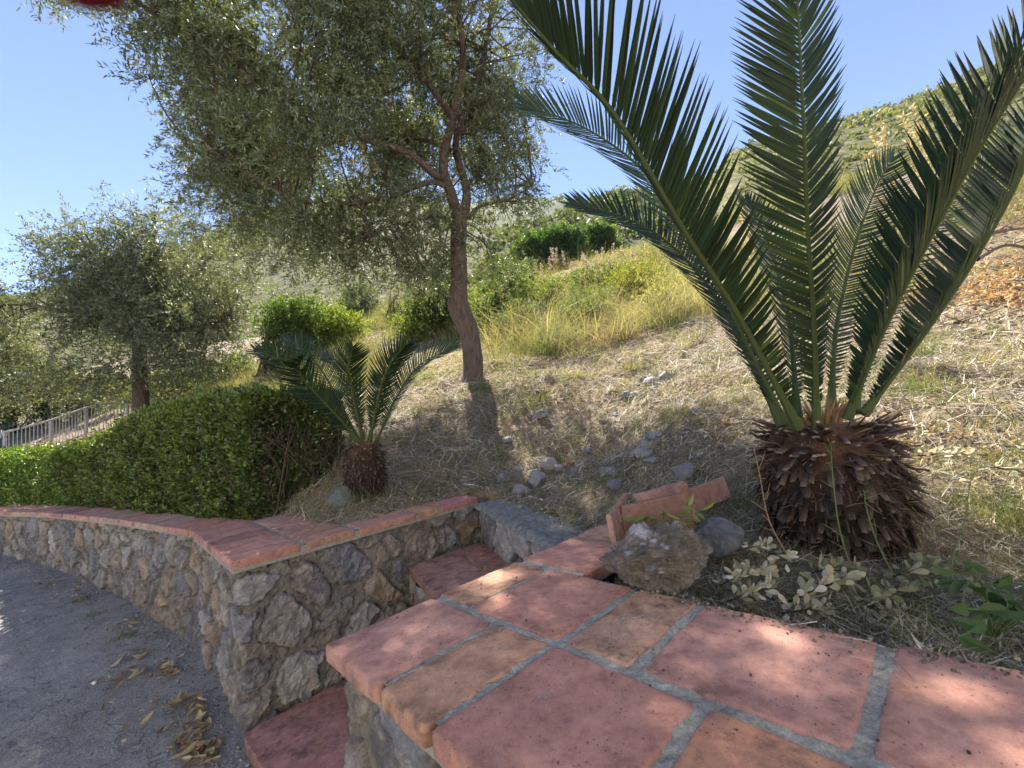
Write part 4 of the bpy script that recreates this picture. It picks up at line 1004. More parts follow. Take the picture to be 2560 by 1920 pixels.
    # spiky felted heart
    ht = MB(); k = 46
    for i in range(k):
        t = rg.random() * 6.283; rad = h0 * .42 * math.sqrt(rg.random()); o = np.array((math.cos(t), math.sin(t), 0))
        p = np.array((cen[0], cen[1], zt - .01)) + o * rad; L = h0 * rg.uniform(.55, 1.05) * (1.15 - rad / h0)
        d = unit(o * rad / h0 * 1.3 + np.array((0, 0, 1)) + rg.normal(0, .06, 3))
        tube(ht, [p, p + d * L * .5, p + d * L + o * .01], [h0 * .07, h0 * .05, h0 * .006], 5, np.array((.27, .17, .09)) * rg.uniform(.6, 1.2))
    h_ = ht.build('heart', M_ROCK, r)
    settle(r, c_, s_, h_)
CY = [(.015, .029, .010), (.020, .037, .012), (.013, .025, .009)]
CYB = [(.026, .045, .028), (.034, .058, .036), (.022, .038, .024)]
def big_cycad():
    c = at(1786, 1000, 1.42); zb = .90; zt = at(1790, 925, 1.30)[2]
    r = thing('cycad', 'large dark green cycad with a shaggy barrel trunk beside the terracotta coping', 'cycad', (c[0], c[1], zb), 'cycads planted behind the walls')
    cycad_trunk(r, c, zb, zt, ([0, .15, .4, .65, .85, 1], [.135, .165, .196, .200, .18, .145]), 950, .052, 7, .12)
    FR = [([(1725, 925, 1.30), (1600, 690, 1.22), (1480, 500, 1.12), (1330, 250, 1.0), (1200, 110, .93), (1090, -20, .88)], .25, CY, (.8, .12, .6), 86),
          ([(1765, 925, 1.34), (1758, 700, 1.32), (1745, 500, 1.29), (1735, 250, 1.22), (1722, 0, 1.15), (1712, -150, 1.08)], .235, CY, (0, .9, .45), 84),
          ([(1830, 905, 1.30), (1900, 730, 1.2), (2000, 530, 1.08), (2110, 330, .97), (2212, 170, .90), (2300, 40, .86)], .24, CY, (-.8, .12, .6), 84),
          ([(1865, 895, 1.33), (1960, 770, 1.3), (2080, 600, 1.25), (2170, 450, 1.2), (2240, 310, 1.15), (2330, 180, 1.1)], .20, CY, (-.7, .15, .7), 78),
          ([(1690, 922, 1.36), (1620, 780, 1.5), (1545, 640, 1.62), (1450, 530, 1.72), (1350, 470, 1.8), (1235, 438, 1.85)], .17, CYB, (.2, -1, .25), 78),
          ([(1700, 922, 1.38), (1620, 760, 1.45), (1520, 560, 1.5), (1400, 380, 1.55), (1270, 280, 1.6), (1130, 225, 1.62)], .21, CYB, (.25, -1, .1), 80),
          ([(1722, 900, 1.42), (1705, 700, 1.6), (1672, 560, 1.75), (1640, 480, 1.85), (1610, 430, 1.95)], .17, CYB, (.1, -1, .3), 62),
          ([(1795, 880, 1.44), (1808, 700, 1.55), (1850, 520, 1.7), (1895, 400, 1.8), (1930, 340, 1.85)], .18, CYB, (-.1, -1, .3), 66),
          ([(1845, 890, 1.42), (1880, 730, 1.58), (1950, 560, 1.75), (2060, 420, 1.9), (2160, 340, 2.0)], .16, CYB, (-.2, -1, .3), 60)]
    for i, (pts, lm, col, ax, n) in enumerate(FR):
        mb = MB(); frond(mb, pts, int(n * 1.42), lm, .0112 if i < 4 else .0088, 200 + i, col, (.52 if i in (0, 2, 3) else .2), .0088, ax, .055, .005)
        f = mb.build('frond', [M_CYCAD, M_GRASS], r); settle(r, f)
big_cycad()
def small_cycad():
    c = at(790, 1030, 2.62); zb = gz1(c[0], c[1]) - .03; zt = at(788, 962, 2.6)[2]
    r = thing('cycad', 'small cycad with a pineapple like trunk at the open end of the hedge', 'cycad', (c[0], c[1], zb), 'cycads planted behind the walls')
    cycad_trunk(r, c, zb, zt, ([0, .2, .5, .8, 1], [.112, .125, .127, .115, .09]), 620, .030, 8, .07)
    FR = [([(778, 957, 2.58), (721, 891, 2.46), (661, 827, 2.35), (645, 795, 2.28), (655, 772, 2.15)], .14, (.3, -.9, .6)),
          ([(776, 955, 2.66), (726, 853, 2.8), (683, 784, 2.9), (640, 745, 3.0), (610, 735, 3.05)], .15, (.3, -.9, .5)),
          ([(772, 957, 2.62), (726, 895, 2.6), (657, 840, 2.58), (605, 780, 2.56), (552, 757, 2.56)], .15, (.2, -.8, .5)),
          ([(784, 955, 2.6), (765, 861, 2.5), (754, 793, 2.36), (762, 750, 2.2)], .15, (0, .9, .6)),
          ([(799, 955, 2.6), (817, 861, 2.5), (838, 794, 2.4), (874, 748, 2.3)], .15, (-.2, .8, .6)),
          ([(812, 957, 2.62), (855, 861, 2.66), (907, 788, 2.7), (985, 748, 2.74)], .15, (-.2, -.8, .5)),
          ([(797, 955, 2.7), (825, 838, 2.9), (862, 775, 3.05), (893, 748, 3.15)], .15, (-.1, -1, .4)),
          ([(786, 955, 2.7), (762, 840, 2.9), (735, 785, 3.05), (700, 765, 3.15)], .15, (.1, -1, .4))]
    for i, (pts, lm, ax) in enumerate(FR):
        mb = MB(); frond(mb, pts, 62, lm, .0078, 240 + i, CY if i in (0, 2, 3, 4) else CYB, .3, .008, ax, .13, .0, 30)
        f = mb.build('frond', [M_CYCAD, M_GRASS], r); settle(r, f)
small_cycad()

# ------------------------------------------------------------------ ground finds: where a sight line meets the slope
def hit(x, y, lo=.6, hi=16.):
    """point of the slope seen at a place of the photo"""
    Ys = np.linspace(lo, hi, 700); P = np.array([at(x, y, Y) for Y in Ys]); g = gz(P[:, 0], P[:, 1]); k = np.argmax(P[:, 2] < g)
    return np.array((P[k, 0], P[k, 1], g[k]))
import bmesh
def ico(sub):
    bm = bmesh.new(); bmesh.ops.create_icosphere(bm, subdivisions=sub, radius=1); bm.verts.ensure_lookup_table()
    V = np.array([v.co[:] for v in bm.verts]); F = np.array([[v.index for v in f.verts] for f in bm.faces]); bm.free(); return V, F
def rock_mesh(sub, size, seed, facets=7, amp=.14, fr=2.2):
    rg = np.random.default_rng(seed); V, F = ico(sub)
    for _ in range(facets):
        n = unit(rg.normal(0, 1, 3)); d = rg.uniform(.55, .85); h = V @ n; V = V - n * np.maximum(h - d, 0)[:, None] * .9
    V = V * (1 + (fbm(V * fr + seed, 5, seed, .55) - .5)[:, None] * 2 * amp)
    return V * np.array(size), F
def rotz(V, a): c, s = math.cos(a), math.sin(a); return V @ np.array([[c, s, 0], [-s, c, 0], [0, 0, 1]])

# loose rocks on the slope (2212-wide photo points, width in those pixels)
def rocks():
    rg = np.random.default_rng(71)
    R = [(870, 610, 75), (800, 610, 40), (1020, 410, 38), (1540, 402, 55), (1497, 388, 50), (1400, 478, 60), (1330, 600, 32), (1570, 745, 90), (1490, 875, 115),
         (1750, 975, 115), (1300, 975, 112), (910, 920, 95), (975, 935, 50), (1075, 968, 80), (740, 1085, 85), (735, 1112, 42), (1330, 1055, 110), (660, 762, 60),
         (395, 1022, 50), (630, 1000, 75), (735, 942, 42), (1630, 372, 70), (580, 935, 32), (1520, 800, 75), (1160, 830, 50), (1450, 415, 35), (1560, 440, 40), (1240, 640, 35), (1690, 830, 40)]
    big = [('pale flat rock on the straw beside a dark stubble tuft', 1830, 590, 125, .32), ('thin flat grey rock lying against the rounded rock', 1555, 905, 110, .35),
           ('pointed blue grey rock standing just above the concrete wall', 842, 1045, 135, .85), ('small reddish brick fragment among the grey rocks', 1052, 902, 55, .5)]
    lab = 'small grey rock half sunk in the cut straw on the slope'
    for i, (x, y, wd) in enumerate(R):
        p = hit((1000 + .4069 * x) / KPX, (800 + .4069 * y) / KPX); w_ = wd * .4069 / FPX * p[1] * 1.3
        V, F = rock_mesh(3, (w_ * .5, w_ * rg.uniform(.35, .5), w_ * rg.uniform(.28, .42)), 300 + i, 8, .12)
        mb = MB(); mb.add(rotz(V, rg.random() * 1.2 - .6), F, np.array([(.20, .20, .21), (.16, .16, .175), (.25, .24, .23)][i % 3]) * rg.uniform(.85, 1.15))
        o = mb.build('rock', M_ROCK); o.location = p + (0, 0, w_ * .10 + .018); tag(o, lab, 'rock', 'grey rocks scattered on the straw')
    for i, (l, x, y, wd, hz) in enumerate(big):
        p = hit((1000 + .4069 * x) / KPX, (800 + .4069 * y) / KPX); w_ = wd * .4069 / FPX * p[1] * 1.1
        V, F = rock_mesh(4, (w_ * .5, w_ * .38, w_ * .5 * hz), 350 + i, 9, .10)
        mb = MB(); mb.add(rotz(V, .3 * i), F, (.38, .19, .14) if i == 3 else (.21, .212, .225))
        o = mb.build('rock', M_ROCK); o.location = p + (0, 0, w_ * .5 * hz * .55 + .025); tag(o, l, 'rock')
    p = hit(737, 1092); V, F = rock_mesh(4, (.115, .08, .07), 360, 12, .12); mb = MB(); mb.add(V, F, (.10, .115, .11))
    o = mb.build('rock', M_ROCK); o.location = p + (0, 0, .035); tag(o, 'large smooth green grey rock left of the small cycad trunk', 'rock')
    for i, (x, y, wd, l) in enumerate([(1405, 828, 40, 'pale sunlit rock on the slope above the shade line'), (1370, 858, 30, 'pale rock')]):
        p = hit(x, y); w_ = wd * KPX / FPX * p[1]; V, F = rock_mesh(3, (w_ * .5, w_ * .4, w_ * .3), 370 + i, 8, .1); mb = MB(); mb.add(V, F, (.38, .37, .36))
        o = mb.build('rock', M_ROCK); o.location = p + (0, 0, w_ * .1)
        if i == 0: tag(o, l, 'rock')
        else: tag(o, lab, 'rock', 'grey rocks scattered on the straw')
    # lump of old concrete with pebbles on the coping
    V, F = rock_mesh(6, (.160, .10, .094), 381, 15, .11, 1.7)
    n = unit(V); V = V + n * ((fbm(V * 55, 5, 4, .65) - .5) * .034 + (np.abs(fbm(V * 30, 4, 9, .6) - .5) - .12) * .05)[:, None]
    V[:, 2] = np.maximum(V[:, 2], -.078 + (fbm(V * 40, 2, 3) - .5) * .012)
    V[:, 2] += np.exp(-((V[:, 0] + .045) / .035) ** 2 - ((V[:, 1] - .02) / .05) ** 2) * .035 * (V[:, 2] > 0)
    d1, d2, idn = cells(V[:, 0] * 1.0 + V[:, 1] * .3 + (fbm(V * 30, 2, 1) - .5) * .03, V[:, 2] + V[:, 1] * .5 + (fbm(V * 30, 2, 2) - .5) * .03, .034, .024, 17)
    h = hash3(idn, idn * 0, idn * 0, 5); peb = (h > .76) & (d1 < .18 + .5 * (h - .76))
    c = np.array((.125, .108, .09)) * (.15 + 1.6 * fbm(V * 48, 5, 6, .7))[:, None]
    c = np.where(peb[:, None], np.array((.24, .25, .28)) * (.6 + .6 * hash3(idn, idn * 0 + 3, idn * 0, 5)[:, None]), c)
    cap_ = np.exp(-((V[:, 0] + .045) / .03) ** 2) * (V[:, 2] > .07)
    c = c * (1 - cap_[:, None]) + np.array((.27, .27, .29)) * cap_[:, None]
    V = V + n * (peb * .005)[:, None]
    mb = MB(); mb.add(rotz(V, -.12), F, c); o = mb.build('concrete_lump', M_ROCK)
    q = onz(1428, 1290, 1.02); o.location = (.350, 1.15, 1.080)
    tag(o, 'brown lump of old concrete studded with blue grey pebbles, resting on the coping', 'rubble')
    V, F = rock_mesh(5, (.082, .07, .058), 383, 9, .13); V += unit(V) * ((np.abs(fbm(V * 50, 3, 9) - .5)) * .02)[:, None]
    mb = MB(); mb.add(V, F, np.array((.10, .105, .115)) * (.6 + .9 * fbm(V * 70, 3, 2))[:, None]); o = mb.build('rock', M_ROCK, smooth=True)
    p = at(1548, 1160, 1.36); o.location = p; tag(o, 'dark craggy rock in the weeds between the concrete lump and the cycad', 'rock')
rocks()

# loose terracotta tiles stood on edge
def loose_tiles():
    def t(label, a, b, za, zb, h, lean, th, c, seed):
        a, b = np.array(a, float), np.array(b, float); d = unit(b - a); n = np.array([-d[1], d[0]])
        k = 14; mb = MB(); rg = np.random.default_rng(seed)
        rows = []
        for s in np.linspace(0, 1, k + 1):
            q = a + (b - a) * s; z0 = za + (zb - za) * s
            for f in (0, .03, .5, .97, 1):
                sh = th * (.42 if f in (0, 1) else .5); wob = rg.normal(0, .0006, 2)
                ctr = np.r_[q, z0] + np.r_[n * lean * f * h, h * f + (rg.normal(0, .0008) if f == 1 else 0)]
                rows.append(ctr + np.r_[n * sh, 0] + np.r_[wob, 0]); rows.append(ctr - np.r_[n * sh, 0] + np.r_[wob, 0])
        V = np.array(rows); m = 10; F = []
        loop = [0, 2, 4, 6, 8, 9, 7, 5, 3, 1]
        for i in range(k):
            for j in range(m):
                p, q = loop[j], loop[(j + 1) % m]; F.append([i * m + p, i * m + q, (i + 1) * m + q, (i + 1) * m + p])
        mb.add(V, F, c); mb.add(V[:m], [loop], np.array(c) * 1.1); mb.add(V[-m:], [loop], c)
        o = mb.build('loose_tile', M_TERRA); ca = o.data.attributes.new('dirt', 'FLOAT', 'POINT'); ca.data.foreach_set('value', np.full(len(o.data.vertices), .35, np.float32))
        tag(o, label, 'tile', 'loose terracotta tiles stood on edge')
    t('terracotta tile on edge with its narrow end facing the coping joint', (.288, 1.355), (.405, 1.60), .955, .965, .20, .10, .017, (.33, .19, .15), 1)
    t('broad brown red tile on edge directly behind the concrete lump', (.335, 1.47), (.585, 1.545), .955, .965, .20, -.02, .016, (.25, .145, .118), 2)
    t('pink tile leaning far over behind the broad brown red tile', (.45, 1.56), (.66, 1.63), 1.02, 1.04, .135, .5, .018, (.40, .24, .20), 3)
    t('orange tile half buried in straw farthest back in the row of loose tiles', (.66, 1.75), (.90, 1.85), 1.03, 1.06, .085, .25, .018, (.42, .22, .17), 4)
    t('dark sided tile behind the green weed at the end of the broad tile', (.585, 1.56), (.625, 1.59), .97, .98, .21, .05, .016, (.30, .17, .13), 5)
loose_tiles()

# ------------------------------------------------------------------ straw, stubble and grass on the slope
def px_of(P):
    d = P - EYE; z = d @ FW; return (1280 + FPX * (d @ RT) / z) / KPX, (960 - FPX * (d @ UP) / z) / KPX
def blades(mb, B, D, L, W, cols, bend, rg, nseg=3, flat=False):
    """thin bending strips: B base, D start direction, bend = droop vector"""
    n = len(B); S = unit(np.cross(D, rg.normal(0, 1, (n, 3)))); rows = []
    if flat: S = unit(np.cross(D, np.array((0, 0, 1.)) + rg.normal(0, .35, (n, 3))))
    for k in range(nseg + 1):
        f = k / nseg; c = B + D * (L * f)[:, None] + bend * (f * f * L)[:, None]
        w = (W * (1 - .85 * f) * .5)[:, None]; rows += [c + S * w, c - S * w]
    V = np.stack(rows, 1).reshape(-1, 3); b = np.arange(n)[:, None] * (2 * nseg + 2)
    F = np.concatenate([b + np.array([[2 * k, 2 * k + 1, 2 * k + 3, 2 * k + 2]]) for k in range(nseg)])
    mb.add(V, F, np.repeat(cols, 2 * nseg + 2, 0))
def scatter(n, rg, rlo, rhi, tlo=-56, thi=70):
    r = np.exp(rg.uniform(math.log(rlo), math.log(rhi), n)); t = np.radians(rg.uniform(tlo, thi, n))
    x, y = r * np.sin(t), r * np.cos(t)
    ok = ~inside(BUILT, x, y) & (y > .25)
    x, y = x[ok], y[ok]; return np.c_[x, y, gz(x, y) + relief(x, y) * np.clip(np.hypot(x, y) / 2, .3, 1.6)]
STRAW = [(.52, .46, .37), (.40, .35, .27), (.68, .63, .54), (.28, .24, .18), (.48, .44, .38), (.17, .145, .115), (.33, .33, .24), (.13, .11, .085)]
def ground_cover():
    rg = np.random.default_rng(81)
    mb = MB()
    P = scatter(215000, rg, .75, 9); n = len(P)
    ex, ey = 1e-2, 1e-2
    sx = (gz(P[:, 0] + .05, P[:, 1]) - gz(P[:, 0] - .05, P[:, 1])) / .1; sy = (gz(P[:, 0], P[:, 1] + .05) - gz(P[:, 0], P[:, 1] - .05)) / .1
    nrm = unit(np.c_[-sx, -sy, np.ones(n)])
    az = rg.normal(.4, 1.1, n); D = np.c_[np.cos(az), np.sin(az), 0 * az]; D = unit(D - (np.sum(D * nrm, 1)[:, None]) * nrm + nrm * rg.normal(.10, .16, n)[:, None])
    dist = np.hypot(P[:, 0], P[:, 1])
    L = rg.uniform(.05, .20, n) * np.clip(dist / 3, .55, 1.5); W = rg.uniform(.0018, .0050, n) * np.clip(dist / 2.6, .6, 2.4)
    col = pick(STRAW, n, rg, .25); far = np.clip((P[:, 1] - 4.5) / 3, 0, 1)[:, None] * rg.random((n, 1)); col = col * (1 - far) + np.array((.44, .38, .20)) * far
    patch = fbm(P * 1.3, 3, 44); keep = rg.random(n) < np.clip(.35 + 2.2 * (patch - .33), .25, 1)
    P = P + nrm * (rg.random(n) * .022)[:, None]
    blades(mb, P[keep], D[keep], L[keep], W[keep], col[keep], (-nrm * .18 + rg.normal(0, .16, (n, 3)))[keep], rg, 3, True)
    tag(mb.build('dry_straw', M_DRY), 'cut dry straw lying over the slope', 'straw', kind='stuff')
    # short upright stubble and green blades
    mb = MB()
    Q = scatter(7500, rg, .8, 9); g = fbm(Q * 1.7, 3, 51)
    Q = Q[(g > .46) | (rg.random(len(Q)) < .25)]
    m = 17; C = np.repeat(Q, m, 0); k = len(C); dist = np.repeat(np.hypot(Q[:, 0], Q[:, 1]), m)
    C = C + rg.normal(0, 1, (k, 3)) * np.array((.025, .025, 0)) * np.clip(dist, .8, 3)[:, None]
    D = unit(np.c_[rg.normal(0, .45, k), rg.normal(0, .45, k), np.ones(k)])
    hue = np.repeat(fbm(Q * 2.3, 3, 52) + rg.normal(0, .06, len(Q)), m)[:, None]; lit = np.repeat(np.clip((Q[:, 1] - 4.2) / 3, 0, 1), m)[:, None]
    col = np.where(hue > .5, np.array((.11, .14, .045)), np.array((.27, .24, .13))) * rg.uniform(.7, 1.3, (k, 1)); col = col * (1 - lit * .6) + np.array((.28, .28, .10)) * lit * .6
    blades(mb, C, D, rg.uniform(.03, .085, k) * np.clip(dist / 2.5, .7, 1.7), rg.uniform(.0016, .003, k) * np.clip(dist / 2, .7, 2.5), col, np.c_[rg.normal(0, .3, (k, 2)), rg.uniform(-.4, 0, k)], rg)
    # thin green grass round the trunk of the large cycad and along the coping
    Q = np.c_[rg.uniform(.40, 2.3, 1500), rg.uniform(.3, 1.9, 1500)]; Q = Q[~inside(BUILT, Q[:, 0], Q[:, 1])]; c = at(1800, 1000, 1.42); Q = Q[np.hypot(Q[:, 0] - c[0], Q[:, 1] - c[1]) > .19]
    Q = np.c_[Q, gz(Q[:, 0], Q[:, 1])]; C = np.repeat(Q, 9, 0) + rg.normal(0, .02, (len(Q) * 9, 3)) * (1, 1, 0); k = len(C)
    D = unit(np.c_[rg.normal(0, .6, k), rg.normal(0, .6, k), np.ones(k)]); col = pick([(.10, .13, .045), (.14, .15, .06), (.30, .26, .15), (.36, .31, .2)], k, rg, .3)
    blades(mb, C, D, rg.uniform(.04, .16, k), rg.uniform(.0012, .0026, k), col, np.c_[rg.normal(0, .5, (k, 2)), rg.uniform(-.8, -.1, k)], rg, 4)
    tag(mb.build('short_grass', M_GRASS), 'short stubble and thin green grass among the straw', 'grass', kind='stuff')
    # tall grass on the bank
    mb = MB(); poly = np.array([(1040, 800), (1060, 720), (1085, 650), (1130, 600), (1250, 580), (1420, 590), (1500, 620), (1560, 690), (1480, 700), (1380, 730), (1250, 765), (1120, 790)], float)
    A = rg.uniform((-1.5, 4.8), (6.5, 14), (60000, 2)); A = np.c_[A, gz(A[:, 0], A[:, 1])]; x, y = px_of(A); A = A[inside(poly, x, y)]
    A = A[rg.permutation(len(A))[:2600]]; A = A[fbm(A * 2.2, 3, 77) > .45]; hs = rg.uniform(.5, 2.0, len(A)) * (.5 + fbm(A * 1.1, 2, 78))
    m = 22; C = np.repeat(A, m, 0) + rg.normal(0, .07, (len(A) * m, 3)) * (1, 1, 0); k = len(C)
    t_ = np.repeat(fbm(A * .9, 3, 60), m)[:, None]; col = np.where(t_ > .54, np.array((.36, .33, .18)), np.where(t_ > .44, np.array((.19, .21, .10)), np.array((.34, .29, .18)))) * rg.uniform(.5, 1.4, (k, 1)) * np.repeat(rg.uniform(.65, 1.3, (len(A), 1)), m, 0)
    L = rg.uniform(.25, .62, k) * np.repeat(hs, m); D = unit(np.c_[rg.normal(0, .34, (k, 2)), np.ones(k)])
    blades(mb, C, D, L, rg.uniform(.004, .009, k), col, np.c_[rg.normal(.05, .4, (k, 2)), rg.uniform(-.7, -.1, k)], rg, 4)
    # olive coloured herbs on the far slope at the right and the clearing behind the tree
    A = np.concatenate([rg.uniform((3.5, 4.5), (22, 19), (6500, 2)), rg.uniform((3.8, 3.4), (16, 14), (5000, 2)), rg.uniform((-8, 5.5), (1, 16), (5200, 2))]); A = np.c_[A, gz(A[:, 0], A[:, 1])]
    g = fbm(A * .5, 3, 63); A = A[(g > .42)]
    x, y = px_of(A); A = A[~((x > 820) & (x < 1060) & (y > 740)) & ~((x > 1980) & (y > 490))]
    m = 13; C = np.repeat(A, m, 0) + rg.normal(0, .13, (len(A) * m, 3)) * (1, 1, 0); k = len(C); dd = np.clip(C[:, 1] / 6, 1, 3)
    col = pick([(.22, .22, .09), (.17, .18, .08), (.30, .26, .14), (.12, .145, .06)], k, rg, .3)
    blades(mb, C, unit(np.c_[rg.normal(0, .4, (k, 2)), np.ones(k)]), rg.uniform(.12, .42, k), rg.uniform(.005, .010, k) * dd, col, np.c_[rg.normal(0, .4, (k, 2)), rg.uniform(-.6, 0, k)], rg, 3)
    tag(mb.build('tall_grass', M_GRASS), 'tall yellow green grass and herbs on the upper bank', 'grass', kind='stuff')
    # leaf litter: pale leaves near the cycad and an orange drift at the right
    mb = MB()
    def drift(pts, n, cols, size, lift=.01):
        for (x, y, sp) in pts:
            p = hit(x, y); Q = p + rg.normal(0, 1, (n, 3)) * np.array((sp, sp * 1.2, 0)); Q[:, 2] = gz(Q[:, 0], Q[:, 1]) + relief(Q[:, 0], Q[:, 1]) + lift + rg.random(n) * lift * 3
            Q = Q[~inside(BUILT, Q[:, 0], Q[:, 1]) & (fbm(Q * 9, 3, 31) > .46)]
            D = unit(rg.normal(0, 1, (len(Q), 3)) * (1, 1, .45)); leaves(mb, Q, D, size * rg.uniform(.35, 1.3, len(Q)), size * rg.uniform(.25, .55, len(Q)), pick(cols, len(Q), rg, .25), .5, rg)
    PALE = [(.50, .44, .31), (.40, .33, .22), (.30, .25, .16), (.56, .51, .40), (.34, .24, .14)]
    drift([(1960, 950, .12), (2040, 930, .14), (2100, 970, .15), (1580, 950, .10), (1560, 920, .10), (2170, 1010, .12), (2120, 860, .16), (2000, 1000, .08), (1450, 960, .10)], 150, PALE, .035)
    drift([(720, 1095, .16), (650, 1085, .12), (690, 1010, .12), (1080, 1110, .08), (1190, 1130, .08), (1230, 1110, .1), (950, 1040, .2), (900, 1070, .15)], 70, PALE + [(.45, .38, .15)], .026)
    drift([(2140, 650, .30), (2120, 610, .30), (2190, 640, .35), (2060, 640, .25), (2180, 590, .4)], 420, [(.54, .34, .15), (.46, .28, .13), (.60, .42, .24), (.34, .22, .12), (.50, .42, .30)], .06, .02)
    drift([(2190, 500, .4), (2150, 480, .4), (2210, 450, .5)], 200, [(.42, .34, .24), (.50, .38, .24), (.36, .30, .22)], .07, .03)
    drift([(2100, 700, .25), (2020, 700, .2), (2180, 720, .25)], 160, [(.42, .38, .33), (.34, .29, .22), (.50, .46, .40)], .06, .02)
    tag(mb.build('leaf_litter', M_DRY), 'drifts of pale and orange dead leaves on the ground', 'leaves', kind='stuff')
ground_cover()

# ------------------------------------------------------------------ single plants, twigs and leaves one can point at
def plumes():
    rg = np.random.default_rng(91)
    def plume(label, base, h, seed, cols, group, lean=(0, 0), dens=80):
        r = np.random.default_rng(seed); t = thing('plume_grass', label, 'grass', base, group)
        top = np.array(base) + (lean[0], lean[1], h); P = smooth_path([base, (np.array(base) + top) / 2 + r.normal(0, .02, 3), top], 10)
        a = MB(); tube(a, P, np.linspace(.006, .002, 10), 4, (.36, .30, .16))
        b = MB(); k = dens; f = r.uniform(.62, 1.0, k); C = np.stack([np.interp(f, np.linspace(0, 1, 10), P[:, i]) for i in range(3)], 1)
        D = unit(np.c_[r.normal(0, .8, (k, 2)), r.uniform(.0, 1.0, k)]); leaves(b, C, D, min(h * .13, .10) * r.uniform(.6, 1.2, k) * (1.2 - .5 * f), min(h * .022, .020), pick(cols, k, r, .25), rg=r, simple=True)
        x = a.build('stalk', M_GRASS, t); y = b.build('plume', M_DRY, t); settle(t, x, y)
    G = 'pinkish plume grasses on the crest of the bank'
    for i, x in enumerate([1148, 1160, 1172, 1188, 1198, 1205, 1222, 1236, 1248, 1262, 1268, 1282, 1296, 1305, 1322, 1338, 1352, 1370, 1392, 1410]):
        p = hit(x + rg.uniform(-3, 3), rg.uniform(612, 640)); plume('pinkish feathery grass plume standing on the crest of the bank below the pines', p, rg.uniform(.75, 1.25), 400 + i, [(.50, .42, .35), (.42, .34, .28), (.58, .50, .42)], G, (rg.normal(0, .07), 0))
    G2 = 'tall oat coloured grass heads behind the big cycad'
    for i, (x, yt, Y) in enumerate([(1880, 285, 4.2), (1897, 262, 4.2), (1945, 250, 4.4), (1962, 230, 4.4), (1985, 255, 4.6), (1868, 330, 4.2), (1610, 420, 4.0), (1600, 455, 4.0)]):
        q = at(x, yt, Y); z = gz1(q[0], q[1]); plume('tall pale oat grass head rising behind the big cycad', np.array((q[0], q[1], z)), max(.4, q[2] - z), 430 + i, [(.50, .42, .24), (.42, .36, .2), (.55, .48, .3)], G2, (.03, 0), 90)
plumes()

